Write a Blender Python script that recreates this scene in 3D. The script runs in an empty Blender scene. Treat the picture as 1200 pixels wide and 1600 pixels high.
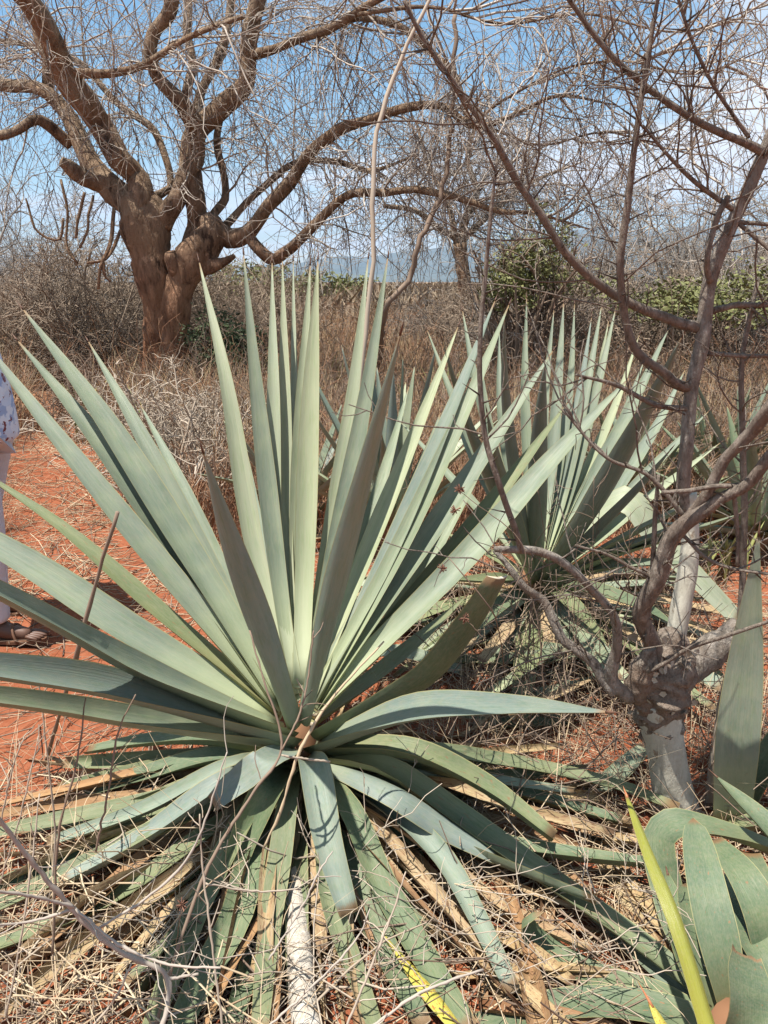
import bpy, math, random
import numpy as np
from mathutils import Vector, Matrix

rng = np.random.default_rng(11)
random.seed(11)
scene = bpy.context.scene
col = scene.collection
R = math.radians

# ------------------------------------------------------------------ camera
CAM_H, PITCH, FPX = 1.5, R(16.3), 1230.0          # eye height, tilt down, focal length in photo pixels
cd = bpy.data.cameras.new('camera')
cam = bpy.data.objects.new('camera', cd)
col.objects.link(cam)
cam.location = (0, 0, CAM_H)
cam.rotation_euler = (math.pi / 2 - PITCH, 0, 0)
cd.sensor_fit = 'VERTICAL'
cd.sensor_height = 24
cd.lens = 24 * FPX / 1600
cd.clip_start, cd.clip_end = 0.02, 30000
cd.dof.use_dof = False
scene.camera = cam

# ------------------------------------------------------------------ sun, sky, exposure
SUN_EL = R(72)
SUN_AZ = math.atan2(-0.78, -0.38)                   # towards the sun: behind the camera, to the left
sv = Vector((math.cos(SUN_EL) * math.sin(SUN_AZ), math.cos(SUN_EL) * math.cos(SUN_AZ), math.sin(SUN_EL)))
sd = bpy.data.lights.new('sun', 'SUN')
sd.energy, sd.angle, sd.color = 5.0, R(0.53), (1.0, 0.955, 0.89)
sun = bpy.data.objects.new('sun', sd)
col.objects.link(sun)
sun.rotation_euler = sv.to_track_quat('Z', 'Y').to_euler()
sun.location = (0, 0, 40)

world = bpy.data.worlds.new('World')
scene.world = world
world.use_nodes = True
world.cycles.sampling_method = 'NONE'
wn, wl = world.node_tree.nodes, world.node_tree.links
wn.clear()
w_out = wn.new('ShaderNodeOutputWorld')
w_sky = wn.new('ShaderNodeTexSky')
w_sky.sky_type = 'NISHITA'
w_sky.sun_disc = False
w_sky.sun_elevation = SUN_EL
w_sky.sun_rotation = SUN_AZ
w_sky.air_density, w_sky.dust_density, w_sky.ozone_density = 1.15, 0.25, 3.0
w_bg = wn.new('ShaderNodeBackground'); w_bg.inputs[1].default_value = 0.075
w_hs = wn.new('ShaderNodeHueSaturation'); w_hs.inputs['Saturation'].default_value = 1.2; w_hs.inputs['Hue'].default_value = 0.487
wl.new(w_sky.outputs[0], w_hs.inputs['Color']); wl.new(w_hs.outputs[0], w_bg.inputs[0])
w_tc = wn.new('ShaderNodeTexCoord')
w_sep = wn.new('ShaderNodeSeparateXYZ'); wl.new(w_tc.outputs['Generated'], w_sep.inputs[0])
w_add = wn.new('ShaderNodeMath'); w_add.operation = 'ADD'; w_add.inputs[1].default_value = 0.22
wl.new(w_sep.outputs[2], w_add.inputs[0])
w_mx = wn.new('ShaderNodeMath'); w_mx.operation = 'MAXIMUM'; w_mx.inputs[1].default_value = 0.05
wl.new(w_add.outputs[0], w_mx.inputs[0])
w_div = wn.new('ShaderNodeVectorMath'); w_div.operation = 'DIVIDE'
w_cmb = wn.new('ShaderNodeCombineXYZ')
for i in range(3):
    wl.new(w_mx.outputs[0], w_cmb.inputs[i])
wl.new(w_tc.outputs['Generated'], w_div.inputs[0]); wl.new(w_cmb.outputs[0], w_div.inputs[1])
w_map = wn.new('ShaderNodeMapping')
w_map.inputs['Location'].default_value = (3.35, 1.1, 0.0)
w_map.inputs['Rotation'].default_value = (0, 0, R(20))
w_map.inputs['Scale'].default_value = (0.55, 1.05, 0.0)
wl.new(w_div.outputs[0], w_map.inputs[0])
w_no = wn.new('ShaderNodeTexNoise')
w_no.inputs['Scale'].default_value = 1.15; w_no.inputs['Detail'].default_value = 7
w_no.inputs['Roughness'].default_value = 0.55; w_no.inputs['Distortion'].default_value = 0.4
wl.new(w_map.outputs[0], w_no.inputs['Vector'])
w_rmp = wn.new('ShaderNodeValToRGB')
w_rmp.color_ramp.elements[0].position = 0.46
w_rmp.color_ramp.elements[1].position = 0.62
wl.new(w_no.outputs[0], w_rmp.inputs[0])
w_cl = wn.new('ShaderNodeBackground'); w_cl.inputs[0].default_value = (0.95, 0.97, 1.0, 1); w_cl.inputs[1].default_value = 0.58
w_mix = wn.new('ShaderNodeMixShader')
wl.new(w_rmp.outputs[0], w_mix.inputs[0]); wl.new(w_bg.outputs[0], w_mix.inputs[1]); wl.new(w_cl.outputs[0], w_mix.inputs[2])
wl.new(w_mix.outputs[0], w_out.inputs[0])

vs = scene.view_settings
scene.display_settings.display_device = 'sRGB'
vs.view_transform, vs.look, vs.gamma, vs.exposure = 'Standard', 'None', 1.0, 1.0
vs.use_curve_mapping = False
scene.render.engine = 'CYCLES'
scene.cycles.max_bounces = 4
scene.cycles.diffuse_bounces = 2
scene.cycles.glossy_bounces = 2
scene.cycles.transmission_bounces = 3
scene.cycles.volume_bounces = 0
scene.cycles.use_denoising = True
scene.cycles.sample_clamp_indirect = 6
scene.cycles.use_adaptive_sampling = False

# ------------------------------------------------------------------ photo ray helpers (used to survey real positions)
cp, sp_ = math.cos(PITCH), math.sin(PITCH)
def ray(px, py):
    a, b = (px - 600) / FPX, -(py - 800) / FPX
    return np.array([a, cp + b * sp_, -sp_ + b * cp])
CAMP = np.array([0, 0, CAM_H])
def PY(px, py, Y):
    d = ray(px, py); return CAMP + d * (Y / d[1])
def GZ(px, py, z=0.0):
    d = ray(px, py); return CAMP + d * ((z - CAM_H) / d[2])
def PT(p):
    """(px, py, Y) or (px, py, 'z', height)"""
    return GZ(p[0], p[1], p[3]) if len(p) == 4 else PY(*p)

# ------------------------------------------------------------------ materials
class NT:
    def __init__(s, name):
        s.m = bpy.data.materials.new(name); s.m.use_nodes = True
        s.n, s.l = s.m.node_tree.nodes, s.m.node_tree.links
        s.b = s.n['Principled BSDF']
    def new(s, t, **k):
        x = s.n.new(t)
        for a, v in k.items():
            if a in ('operation', 'blend_type', 'data_type', 'noise_dimensions', 'feature', 'distance', 'wave_type', 'bands_direction'):
                setattr(x, a, v)
        return x
    def link(s, a, b): s.l.new(a, b)
    def noise(s, vec, scale, detail=4, rough=0.55, dim=None):
        x = s.new('ShaderNodeTexNoise')
        if dim: x.noise_dimensions = dim
        x.inputs['Scale'].default_value = scale; x.inputs['Detail'].default_value = detail; x.inputs['Roughness'].default_value = rough
        if vec is not None: s.link(vec, x.inputs['Vector'])
        return x.outputs[0]
    def ramp(s, fac, stops):
        x = s.new('ShaderNodeValToRGB'); cr = x.color_ramp
        while len(cr.elements) < len(stops): cr.elements.new(0.5)
        for e, (p, c) in zip(cr.elements, stops):
            e.position = p
            e.color = (c, c, c, 1) if isinstance(c, (int, float)) else (*c, 1)
        s.link(fac, x.inputs[0]); return x.outputs[0]
    def mix(s, fac, a, b, blend='MIX'):
        x = s.new('ShaderNodeMix'); x.data_type = 'RGBA'; x.blend_type = blend
        for sock, v in ((x.inputs[0], fac), (x.inputs[6], a), (x.inputs[7], b)):
            if hasattr(v, 'is_linked'): s.link(v, sock)
            elif isinstance(v, (int, float)): sock.default_value = v
            else: sock.default_value = (*v, 1)
        return x.outputs[2]
    def math(s, op, a, b=0.0):
        x = s.new('ShaderNodeMath', operation=op)
        for sock, v in ((x.inputs[0], a), (x.inputs[1], b)):
            if hasattr(v, 'is_linked'): s.link(v, sock)
            else: sock.default_value = v
        return x.outputs[0]
    def mapping(s, vec, scale=(1, 1, 1), loc=(0, 0, 0)):
        x = s.new('ShaderNodeMapping'); x.inputs['Scale'].default_value = scale; x.inputs['Location'].default_value = loc
        s.link(vec, x.inputs[0]); return x.outputs[0]
    def bump(s, h, strength=0.3, dist=0.01):
        x = s.new('ShaderNodeBump'); x.inputs['Strength'].default_value = strength; x.inputs['Distance'].default_value = dist
        s.link(h, x.inputs['Height']); s.link(x.outputs[0], s.b.inputs['Normal'])
    def done(s, colr, rough=0.7, spec=0.3):
        if hasattr(colr, 'is_linked'): s.link(colr, s.b.inputs['Base Color'])
        else: s.b.inputs['Base Color'].default_value = (*colr, 1)
        if hasattr(rough, 'is_linked'): s.link(rough, s.b.inputs['Roughness'])
        else: s.b.inputs['Roughness'].default_value = rough
        s.b.inputs['Specular IOR Level'].default_value = spec
        return s.m

def leaf_material(name, c1, c2, cbase, cmargin=(0.30, 0.27, 0.12), cscar=(0.20, 0.12, 0.06), band=0.5, scar=0.72, rough=0.5, streak=0.35, dust=(0.25, (0.34, 0.27, 0.19))):
    t = NT(name)
    uv = t.new('ShaderNodeTexCoord').outputs['UV']
    oi = t.new('ShaderNodeObjectInfo').outputs['Random']
    off = t.new('ShaderNodeCombineXYZ'); t.link(t.math('MULTIPLY', oi, 37.0), off.inputs[0]); t.link(t.math('MULTIPLY', oi, 91.0), off.inputs[1])
    va = t.new('ShaderNodeVectorMath', operation='ADD'); t.link(uv, va.inputs[0]); t.link(off.outputs[0], va.inputs[1])
    v = va.outputs[0]
    sep = t.new('ShaderNodeSeparateXYZ'); t.link(uv, sep.inputs[0])
    u_, w_ = sep.outputs[0], sep.outputs[1]
    big = t.noise(t.mapping(v, (1.6, 3.0, 1)), 1.0, 4)
    c = t.mix(t.ramp(big, [(0.32, 0.0), (0.68, 1.0)]), c1, c2)
    rv = t.ramp(oi, [(0.0, (0.86, 0.90, 0.84)), (0.35, (1.0, 1.0, 1.0)), (0.7, (1.05, 1.06, 0.93)), (1.0, (0.93, 0.98, 1.04))])
    c = t.mix(1.0, c, rv, 'MULTIPLY')
    # imprints of the neighbouring leaves: soft cross bands
    bd = t.noise(t.mapping(v, (0.35, 7.0, 1)), 1.0, 2)
    c = t.mix(t.math('MULTIPLY', t.ramp(bd, [(0.47, 0.0), (0.57, 1.0), (0.68, 0.25)]), band * 0.7), c, t.mix(0.5, c, cbase))
    # fine fibres along the blade
    fb = t.noise(t.mapping(v, (60.0, 1.3, 1)), 1.0, 5, 0.6)
    c = t.mix(streak, c, t.mix(1.0, c, t.ramp(fb, [(0.3, 0.62), (0.7, 1.28)]), 'MULTIPLY'))
    # waxy bloom rubbed off in patches
    wx = t.noise(t.mapping(v, (4.0, 9.0, 1)), 1.6, 6, 0.65)
    c = t.mix(t.math('MULTIPLY', t.ramp(wx, [(0.50, 0.0), (0.68, 1.0)]), 0.55), c, t.mix(1.0, c, (0.72, 0.84, 0.62), 'MULTIPLY'))
    # bud imprints: pale outlines of neighbouring leaf edges pressed into the blade
    au = t.math('ABSOLUTE', t.math('SUBTRACT', u_, 0.5))
    for k_, (a_, b_) in enumerate(((0.40, 0.62), (0.30, 0.40))):
        edge = t.math('SUBTRACT', a_, t.math('MULTIPLY', t.math('SUBTRACT', w_, t.math('ADD', 0.15 + 0.2 * k_, t.math('MULTIPLY', oi, 0.25))), b_))
        ln_ = t.math('ABSOLUTE', t.math('SUBTRACT', t.math('ADD', au, t.math('MULTIPLY', big, 0.05)), edge))
        c = t.mix(t.math('MULTIPLY', t.ramp(ln_, [(0.0, 1.0), (0.02, 0.0)]), 0.30 * band), c, t.mix(1.0, c, (1.45, 1.42, 1.2), 'MULTIPLY'))
        c = t.mix(t.math('MULTIPLY', t.ramp(t.math('SUBTRACT', edge, au), [(0.0, 0.0), (0.02, 1.0)]), 0.22 * band), c, t.mix(1.0, c, (0.84, 0.90, 0.82), 'MULTIPLY'))
    # dust and dry brown tip
    du = t.noise(t.mapping(v, (5.0, 14.0, 1)), 3.0, 6, 0.7)
    c = t.mix(t.math('MULTIPLY', t.ramp(du, [(0.42, 0.0), (0.72, 1.0)]), dust[0]), c, dust[1])
    c = t.mix(t.ramp(t.math('ADD', w_, t.math('MULTIPLY', du, 0.04)), [(0.975, 0.0), (1.0, 0.9)]), c, cscar)
    # pale foot of the blade
    c = t.mix(t.ramp(w_, [(0.0, 1.0), (0.06, 0.8), (0.30, 0.0)]), c, cbase)
    # brown scars and specks
    sc = t.noise(t.mapping(v, (9.0, 26.0, 1)), 1.0, 3)
    c = t.mix(t.ramp(sc, [(scar, 0.0), (scar + 0.03, 0.85)]), c, cscar)
    # horny margin
    mg = t.math('ABSOLUTE', t.math('SUBTRACT', u_, 0.5))
    c = t.mix(t.ramp(mg, [(0.478, 0.0), (0.492, 0.8)]), c, cmargin)
    t.bump(t.math('ADD', fb, t.math('MULTIPLY', wx, 0.6)), 0.45, 0.003)
    m = t.done(c, t.ramp(wx, [(0.3, rough - 0.08), (0.7, rough + 0.12)]), 0.32)
    return m

M = {}
M['leaf'] = leaf_material('agave_leaf', (0.138, 0.172, 0.126), (0.205, 0.238, 0.180), (0.33, 0.36, 0.20))
M['leaf_pale'] = leaf_material('agave_leaf_inner', (0.245, 0.275, 0.185), (0.325, 0.345, 0.240), (0.37, 0.39, 0.245), band=0.6, scar=0.79)
M['leaf_blue'] = leaf_material('agave_leaf_glaucous', (0.140, 0.180, 0.158), (0.190, 0.230, 0.200), (0.25, 0.27, 0.17))
M['leaf_bloom'] = leaf_material('agave_leaf_bloom', (0.160, 0.220, 0.195), (0.215, 0.275, 0.245), (0.24, 0.28, 0.19))
M['leaf_old'] = leaf_material('agave_leaf_old', (0.105, 0.135, 0.070), (0.160, 0.182, 0.096), (0.25, 0.23, 0.10), scar=0.64, rough=0.55)
M['leaf_green'] = leaf_material('agave_leaf_green', (0.072, 0.108, 0.060), (0.115, 0.152, 0.088), (0.20, 0.21, 0.10), scar=0.66, rough=0.52)
M['leaf_yellow'] = leaf_material('agave_leaf_yellowing', (0.42, 0.36, 0.05), (0.50, 0.42, 0.07), (0.33, 0.33, 0.06), cscar=(0.33, 0.10, 0.02), scar=0.58, rough=0.4)
M['leaf_spear'] = leaf_material('agave_spear_leaf', (0.185, 0.185, 0.022), (0.24, 0.235, 0.032), (0.26, 0.25, 0.04), scar=0.76, rough=0.38, band=0.2)
M['leaf_dead'] = leaf_material('dead_leaf', (0.31, 0.225, 0.125), (0.45, 0.355, 0.22), (0.30, 0.19, 0.09), cmargin=(0.25, 0.16, 0.08), cscar=(0.16, 0.09, 0.05), scar=0.57, rough=0.85, streak=1.0, dust=(0.8, (0.26, 0.125, 0.065)))
M['leaf_rust'] = leaf_material('dead_leaf_rust', (0.24, 0.12, 0.055), (0.36, 0.21, 0.11), (0.2, 0.09, 0.04), cmargin=(0.2, 0.1, 0.05), cscar=(0.1, 0.05, 0.03), scar=0.6, rough=0.85, streak=0.9)
M['strap'] = leaf_material('strap_leaf', (0.16, 0.19, 0.06), (0.27, 0.27, 0.09), (0.33, 0.28, 0.12), scar=0.62)

def bark(name, c1, c2, c3, scale=14.0, stretch=0.35, bump=0.5, dist=0.012, thr=(0.35, 0.65), c4=None, fiss=0.5, low=None):
    t = NT(name)
    ob = t.new('ShaderNodeTexCoord').outputs['Object']
    mp = t.mapping(ob, (1, 1, stretch))
    a = t.noise(mp, scale, 7, 0.65)
    b = t.noise(ob, scale * 0.22, 3)
    c = t.mix(t.ramp(a, [(thr[0], 0.0), (thr[1], 1.0)]), c1, c2)
    c = t.mix(t.ramp(b, [(0.45, 0.0), (0.62, 0.9)]), c, c3)
    if low:      # lower stem stained by the red soil
        sep = t.new('ShaderNodeSeparateXYZ'); t.link(ob, sep.inputs[0])
        hf = t.math('ADD', t.math('DIVIDE', sep.outputs[2], low[1]), t.math('MULTIPLY', t.math('SUBTRACT', b, 0.5), 0.9))
        c = t.mix(t.ramp(hf, [(0.25, 0.75), (1.0, 0.0)]), c, t.mix(1.0, c, low[0], 'MULTIPLY'))
    if c4:
        d = t.noise(mp, scale * 0.6, 5, 0.7)
        c = t.mix(t.ramp(d, [(0.60, 0.0), (0.66, 0.9)]), c, c4)
    f = t.noise(t.mapping(ob, (1, 1, stretch * 0.5)), scale * 2.6, 5, 0.75)
    c = t.mix(t.math('MULTIPLY', t.ramp(f, [(0.30, 1.0), (0.47, 0.0)]), fiss), c, t.mix(1.0, c, (0.30, 0.27, 0.25), 'MULTIPLY'))
    li = t.noise(ob, scale * 1.1, 4, 0.6)
    c = t.mix(t.math('MULTIPLY', t.ramp(li, [(0.62, 0.0), (0.68, 1.0)]), fiss), c, t.mix(1.0, c, (1.9, 1.95, 1.95), 'MULTIPLY'))
    t.bump(t.math('ADD', a, t.math('MULTIPLY', f, 0.8)), bump, dist)
    return t.done(c, 0.88, 0.12)

def plain(name, c1, c2, scale=20.0, rough=0.8, rand=True, spec=0.2):
    t = NT(name)
    g = t.new('ShaderNodeNewGeometry')
    a = t.noise(t.new('ShaderNodeTexCoord').outputs['Object'], scale, 4)
    f = t.ramp(a, [(0.3, 0.0), (0.7, 1.0)])
    if rand:
        f2 = t.ramp(g.outputs['Random Per Island'], [(0.0, 0.0), (1.0, 1.0)])
        f = t.mix(0.7, f, f2)
    c = t.mix(f, c1, c2)
    return t.done(c, rough, spec)

M['tree_bark'] = bark('tree_bark', (0.12, 0.082, 0.057), (0.40, 0.295, 0.20), (0.28, 0.185, 0.115), 8.0, 0.4, 1.0, 0.08, c4=(0.075, 0.047, 0.033), fiss=0.85, low=((1.2, 0.66, 0.45), 2.4))
M['limb_bark'] = M['tree_bark']
M['twig_grey'] = plain('twig_grey', (0.19, 0.155, 0.125), (0.48, 0.42, 0.35), 3.0)
M['twig_brown'] = plain('twig_brown', (0.115, 0.078, 0.055), (0.28, 0.205, 0.15), 3.0)
M['twig_pale'] = plain('twig_pale', (0.26, 0.20, 0.14), (0.46, 0.39, 0.31), 3.0)
M['twig_far'] = plain('twig_far', (0.17, 0.145, 0.125), (0.36, 0.315, 0.27), 1.0)
M['shrub_bark'] = bark('shrub_bark', (0.12, 0.095, 0.075), (0.32, 0.265, 0.215), (0.21, 0.165, 0.13), 60.0, 0.45, 1.0, 0.012, fiss=0.6)
M['shrub_grey'] = bark('shrub_grey_bark', (0.15, 0.125, 0.10), (0.38, 0.335, 0.285), (0.24, 0.195, 0.155), 50.0, 0.5, 1.0, 0.012, c4=(0.10, 0.075, 0.06), fiss=0.7)
M['shrub_pale'] = bark('shrub_pale_bark', (0.38, 0.36, 0.29), (0.52, 0.50, 0.42), (0.43, 0.40, 0.32), 26.0, 0.7, 0.5, 0.008, c4=(0.25, 0.18, 0.12), fiss=0.3)
M['shrub_knob'] = bark('shrub_flaking_bark', (0.13, 0.095, 0.07), (0.38, 0.33, 0.27), (0.24, 0.175, 0.13), 40.0, 0.8, 0.9, 0.02)
M['twig_thicket'] = plain('twig_thicket', (0.15, 0.108, 0.076), (0.36, 0.28, 0.205), 3.0)
M['scrub_far'] = plain('far_scrub', (0.15, 0.105, 0.07), (0.27, 0.205, 0.135), 2.0)
M['grass'] = plain('dry_grass', (0.25, 0.155, 0.085), (0.47, 0.36, 0.21), 2.0)
M['grass_red'] = plain('dry_grass_reddish', (0.21, 0.095, 0.05), (0.38, 0.23, 0.135), 2.0)
M['straw'] = plain('straw_litter', (0.27, 0.18, 0.105), (0.56, 0.45, 0.30), 2.0)
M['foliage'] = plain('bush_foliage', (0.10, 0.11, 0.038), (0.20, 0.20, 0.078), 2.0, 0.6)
M['foliage_dark'] = plain('bush_foliage_dark', (0.035, 0.05, 0.025), (0.075, 0.095, 0.04), 2.0, 0.6)  # darker green leaf tone, used on one bush
M['stalk'] = bark('weathered_stalk', (0.36, 0.31, 0.25), (0.62, 0.57, 0.49), (0.50, 0.45, 0.37), 70.0, 0.06, 0.9, 0.006, c4=(0.12, 0.09, 0.07))
M['cut'] = plain('dried_cut_edge', (0.33, 0.26, 0.17), (0.62, 0.55, 0.43), 60.0, 0.9, False)
M['spine'] = plain('leaf_spine', (0.07, 0.035, 0.022), (0.16, 0.09, 0.06), 60.0, 0.5, False)
M['spine_red'] = plain('leaf_spine_red', (0.28, 0.08, 0.03), (0.45, 0.20, 0.10), 60.0, 0.5, False)
M['seed'] = plain('seed_head', (0.13, 0.06, 0.04), (0.28, 0.15, 0.10), 60.0)
M['hill'] = plain('hill_scrub', (0.05, 0.065, 0.055), (0.095, 0.105, 0.085), 0.004, 0.95, False)

def ground_material():
    t = NT('red_soil')
    ob = t.new('ShaderNodeTexCoord').outputs['Object']
    a = t.noise(ob, 1.6, 6, 0.6)
    b = t.noise(ob, 28.0, 6, 0.7)
    c = t.mix(t.ramp(a, [(0.3, 0.0), (0.7, 1.0)]), (0.195, 0.057, 0.025), (0.260, 0.082, 0.038))
    c = t.mix(t.ramp(b, [(0.35, 0.0), (0.75, 0.8)]), c, (0.31, 0.118, 0.062))
    st = t.noise(ob, 90.0, 3)
    c = t.mix(t.ramp(st, [(0.66, 0.0), (0.70, 0.7)]), c, (0.12, 0.04, 0.022))
    sep = t.new('ShaderNodeSeparateXYZ'); t.link(ob, sep.inputs[0])
    # the open plain is covered with dry grass
    far = t.ramp(t.math('DIVIDE', sep.outputs[1], 100.0), [(0.07, 0.0), (0.16, 1.0)])
    pat = t.noise(ob, 0.35, 5)
    c = t.mix(far, c, t.mix(pat, (0.22, 0.12, 0.065), (0.34, 0.245, 0.145)))
    t.bump(t.math('ADD', b, t.math('MULTIPLY', st, 0.5)), 0.7, 0.02)
    return t.done(c, 0.95, 0.1)
M['soil'] = ground_material()
M['clod'] = bark('soil_clod', (0.19, 0.058, 0.028), (0.28, 0.095, 0.045), (0.15, 0.05, 0.028), 30.0, 1.0, 0.6, 0.01)

# ------------------------------------------------------------------ object helpers
def tag(o, label=None, cat=None, group=None, kind=None):
    if label: o['label'] = label
    if cat: o['category'] = cat
    if group: o['group'] = group
    if kind: o['kind'] = kind
    return o
def np_mesh(name, V, Q, uv=None, smooth=True, mats=None, midx=None):
    """V (n,3); Q list of arrays of faces (each (m,k))"""
    V = np.asarray(V, dtype=np.float32)
    Q = [np.asarray(q, dtype=np.int32) for q in (Q if isinstance(Q, list) else [Q]) if len(q)]
    me = bpy.data.meshes.new(name)
    me.vertices.add(len(V)); me.vertices.foreach_set('co', V.ravel())
    loops = np.concatenate([q.ravel() for q in Q])
    tot = np.concatenate([np.full(len(q), q.shape[1], dtype=np.int32) for q in Q])
    start = np.concatenate([[0], np.cumsum(tot)[:-1]]).astype(np.int32)
    me.loops.add(len(loops)); me.loops.foreach_set('vertex_index', loops)
    me.polygons.add(len(tot)); me.polygons.foreach_set('loop_start', start)
    me.polygons.foreach_set('use_smooth', np.full(len(tot), smooth, dtype=bool))
    if midx is not None: me.polygons.foreach_set('material_index', np.asarray(midx, dtype=np.int32))
    if uv is not None:
        ul = me.uv_layers.new(name='UVMap')
        ul.data.foreach_set('uv', np.asarray(uv, dtype=np.float32)[loops].ravel())
    me.update(calc_edges=True); me.validate()
    for m in (mats or []): me.materials.append(m)
    return me
def obj(name, me, parent=None, loc=None):
    o = bpy.data.objects.new(name, me); col.objects.link(o)
    if parent: o.parent = parent
    if loc is not None: o.location = loc
    return o
def empty(name, loc):
    o = bpy.data.objects.new(name, None); col.objects.link(o)
    o.location = loc; o.empty_display_size = 0.1
    return o

def spline(pts, n, vals=None):
    """Catmull-Rom through the points, n samples evenly by length"""
    P = np.asarray(pts, float); m = len(P)
    seg = np.maximum(np.linalg.norm(np.diff(P, axis=0), axis=1), 1e-6)
    s = np.concatenate([[0], np.cumsum(seg)]); s /= s[-1]
    tt = np.linspace(0, 1, n)
    T = np.zeros_like(P)
    T[0] = (P[1] - P[0]) / (s[1] - s[0]); T[-1] = (P[-1] - P[-2]) / (s[-1] - s[-2])
    for i in range(1, m - 1): T[i] = (P[i + 1] - P[i - 1]) / (s[i + 1] - s[i - 1])
    k = np.clip(np.searchsorted(s, tt, side='right') - 1, 0, m - 2)
    h = (s[k + 1] - s[k]); x = ((tt - s[k]) / h)[:, None]; h = h[:, None]
    out = (2*x**3 - 3*x**2 + 1) * P[k] + (x**3 - 2*x**2 + x) * h * T[k] + (-2*x**3 + 3*x**2) * P[k+1] + (x**3 - x**2) * h * T[k+1]
    if vals is None: return out
    return out, np.interp(tt, s, np.asarray(vals, float))

def tube(P, r, sides=8, rough=0.0, cap=True, lump=None):
    P = np.asarray(P, float); n = len(P); r = np.asarray(r, float)
    T = np.gradient(P, axis=0); T /= np.linalg.norm(T, axis=1)[:, None] + 1e-9
    ref = np.array([0.31, 0.87, 0.38]);
    if abs(T[0] @ ref) > 0.9: ref = np.array([1.0, 0, 0])
    a = ref - (ref @ T[0]) * T[0]; a /= np.linalg.norm(a)
    A = np.zeros_like(P)
    for i in range(n):
        a = a - (a @ T[i]) * T[i]; a /= np.linalg.norm(a) + 1e-9; A[i] = a
    B = np.cross(T, A)
    ang = np.linspace(0, 2 * math.pi, sides, endpoint=False)
    ca, sa = np.cos(ang), np.sin(ang)
    rr = np.repeat(r[:, None], sides, 1)
    if rough: rr = rr * (1 + rough * rng.normal(size=rr.shape))
    if lump is not None: rr = rr * lump(n, sides)
    V = P[:, None, :] + rr[:, :, None] * (ca[None, :, None] * A[:, None, :] + sa[None, :, None] * B[:, None, :])
    V = V.reshape(-1, 3)
    i = np.arange(n - 1)[:, None] * sides; j = np.arange(sides)[None, :]; j2 = (j + 1) % sides
    Q = np.stack([i + j, i + j2, i + sides + j2, i + sides + j], -1).reshape(-1, 4)
    T3 = []
    if cap:
        V = np.vstack([V, P[:1], P[-1:]]); c0, c1 = len(V) - 2, len(V) - 1
        T3 = [(c0, (k + 1) % sides, k) for k in range(sides)] + [(c1, (n - 1) * sides + k, (n - 1) * sides + (k + 1) % sides) for k in range(sides)]
    return V, Q, np.array(T3, dtype=np.int32).reshape(-1, 3)
def join(parts):
    Vs, Qs, Ts, o = [], [], [], 0
    for V, Q, T in parts:
        Vs.append(V); Qs.append(Q + o)
        if len(T): Ts.append(T + o)
        o += len(V)
    return np.vstack(Vs), [np.vstack(Qs)] + ([np.vstack(Ts)] if Ts else [])

def strands(P, r, sides=3):
    """N thin twigs at once: P (N,K,3), r (N,K) -> V, Q"""
    N, K, _ = P.shape
    T = np.gradient(P, axis=1); T /= np.linalg.norm(T, axis=2)[..., None] + 1e-9
    ref = rng.normal(size=(N, 1, 3)); ref /= np.linalg.norm(ref, axis=2)[..., None]
    A = np.cross(T, ref); A /= np.linalg.norm(A, axis=2)[..., None] + 1e-9
    B = np.cross(T, A)
    ang = np.linspace(0, 2 * math.pi, sides, endpoint=False)
    V = P[:, :, None, :] + r[:, :, None, None] * (np.cos(ang)[None, None, :, None] * A[:, :, None, :] + np.sin(ang)[None, None, :, None] * B[:, :, None, :])
    base = (np.arange(N) * K * sides)[:, None, None]
    i = (np.arange(K - 1) * sides)[None, :, None]; j = np.arange(sides)[None, None, :]; j2 = (j + 1) % sides
    Q = np.stack([base + i + j, base + i + j2, base + i + sides + j2, base + i + sides + j], -1).reshape(-1, 4)
    return V.reshape(-1, 3), Q
def joinq(parts):
    Vs, Qs, o = [], [], 0
    for V, Q in parts:
        Vs.append(V); Qs.append(Q + o); o += len(V)
    return np.vstack(Vs), np.vstack(Qs)

def grow(S, D, L, K, wig, droop):
    """wandering twigs: starts S (N,3), directions D, lengths L -> points (N,K,3)"""
    N = len(S); P = np.zeros((N, K, 3)); P[:, 0] = S
    d = D / (np.linalg.norm(D, axis=1)[:, None] + 1e-9)
    for k in range(1, K):
        d = d + rng.normal(size=(N, 3)) * wig + np.array([0, 0, -1]) * droop
        d /= np.linalg.norm(d, axis=1)[:, None] + 1e-9
        P[:, k] = P[:, k - 1] + d * (L / (K - 1))[:, None]
    return P
def sprout(P, n, lo=0.15, hi=1.0, ang=(0.5, 1.1), w=None):
    """n seeds on the twigs P: starts, directions, parents, parameter"""
    N, K, _ = P.shape
    i = rng.choice(N, n, p=w) if w is not None else rng.integers(0, N, n)
    t = rng.uniform(lo, hi, n) * (K - 1); k = np.minimum(t.astype(int), K - 2); f = (t - k)[:, None]
    s = P[i, k] * (1 - f) + P[i, k + 1] * f
    d = P[i, k + 1] - P[i, k]; d /= np.linalg.norm(d, axis=1)[:, None] + 1e-9
    q = rng.normal(size=(n, 3)); q -= (q * d).sum(1)[:, None] * d; q /= np.linalg.norm(q, axis=1)[:, None] + 1e-9
    a = rng.uniform(*ang, n)[:, None]
    return s, d * np.cos(a) + q * np.sin(a), i, t / (K - 1)
def taper(N, K, r0, r1):
    r0 = np.broadcast_to(r0, (N,)); r1 = np.broadcast_to(r1, (N,))
    return r0[:, None] + (r1 - r0)[:, None] * np.linspace(0, 1, K)[None, :]
U = rng.uniform

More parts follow.
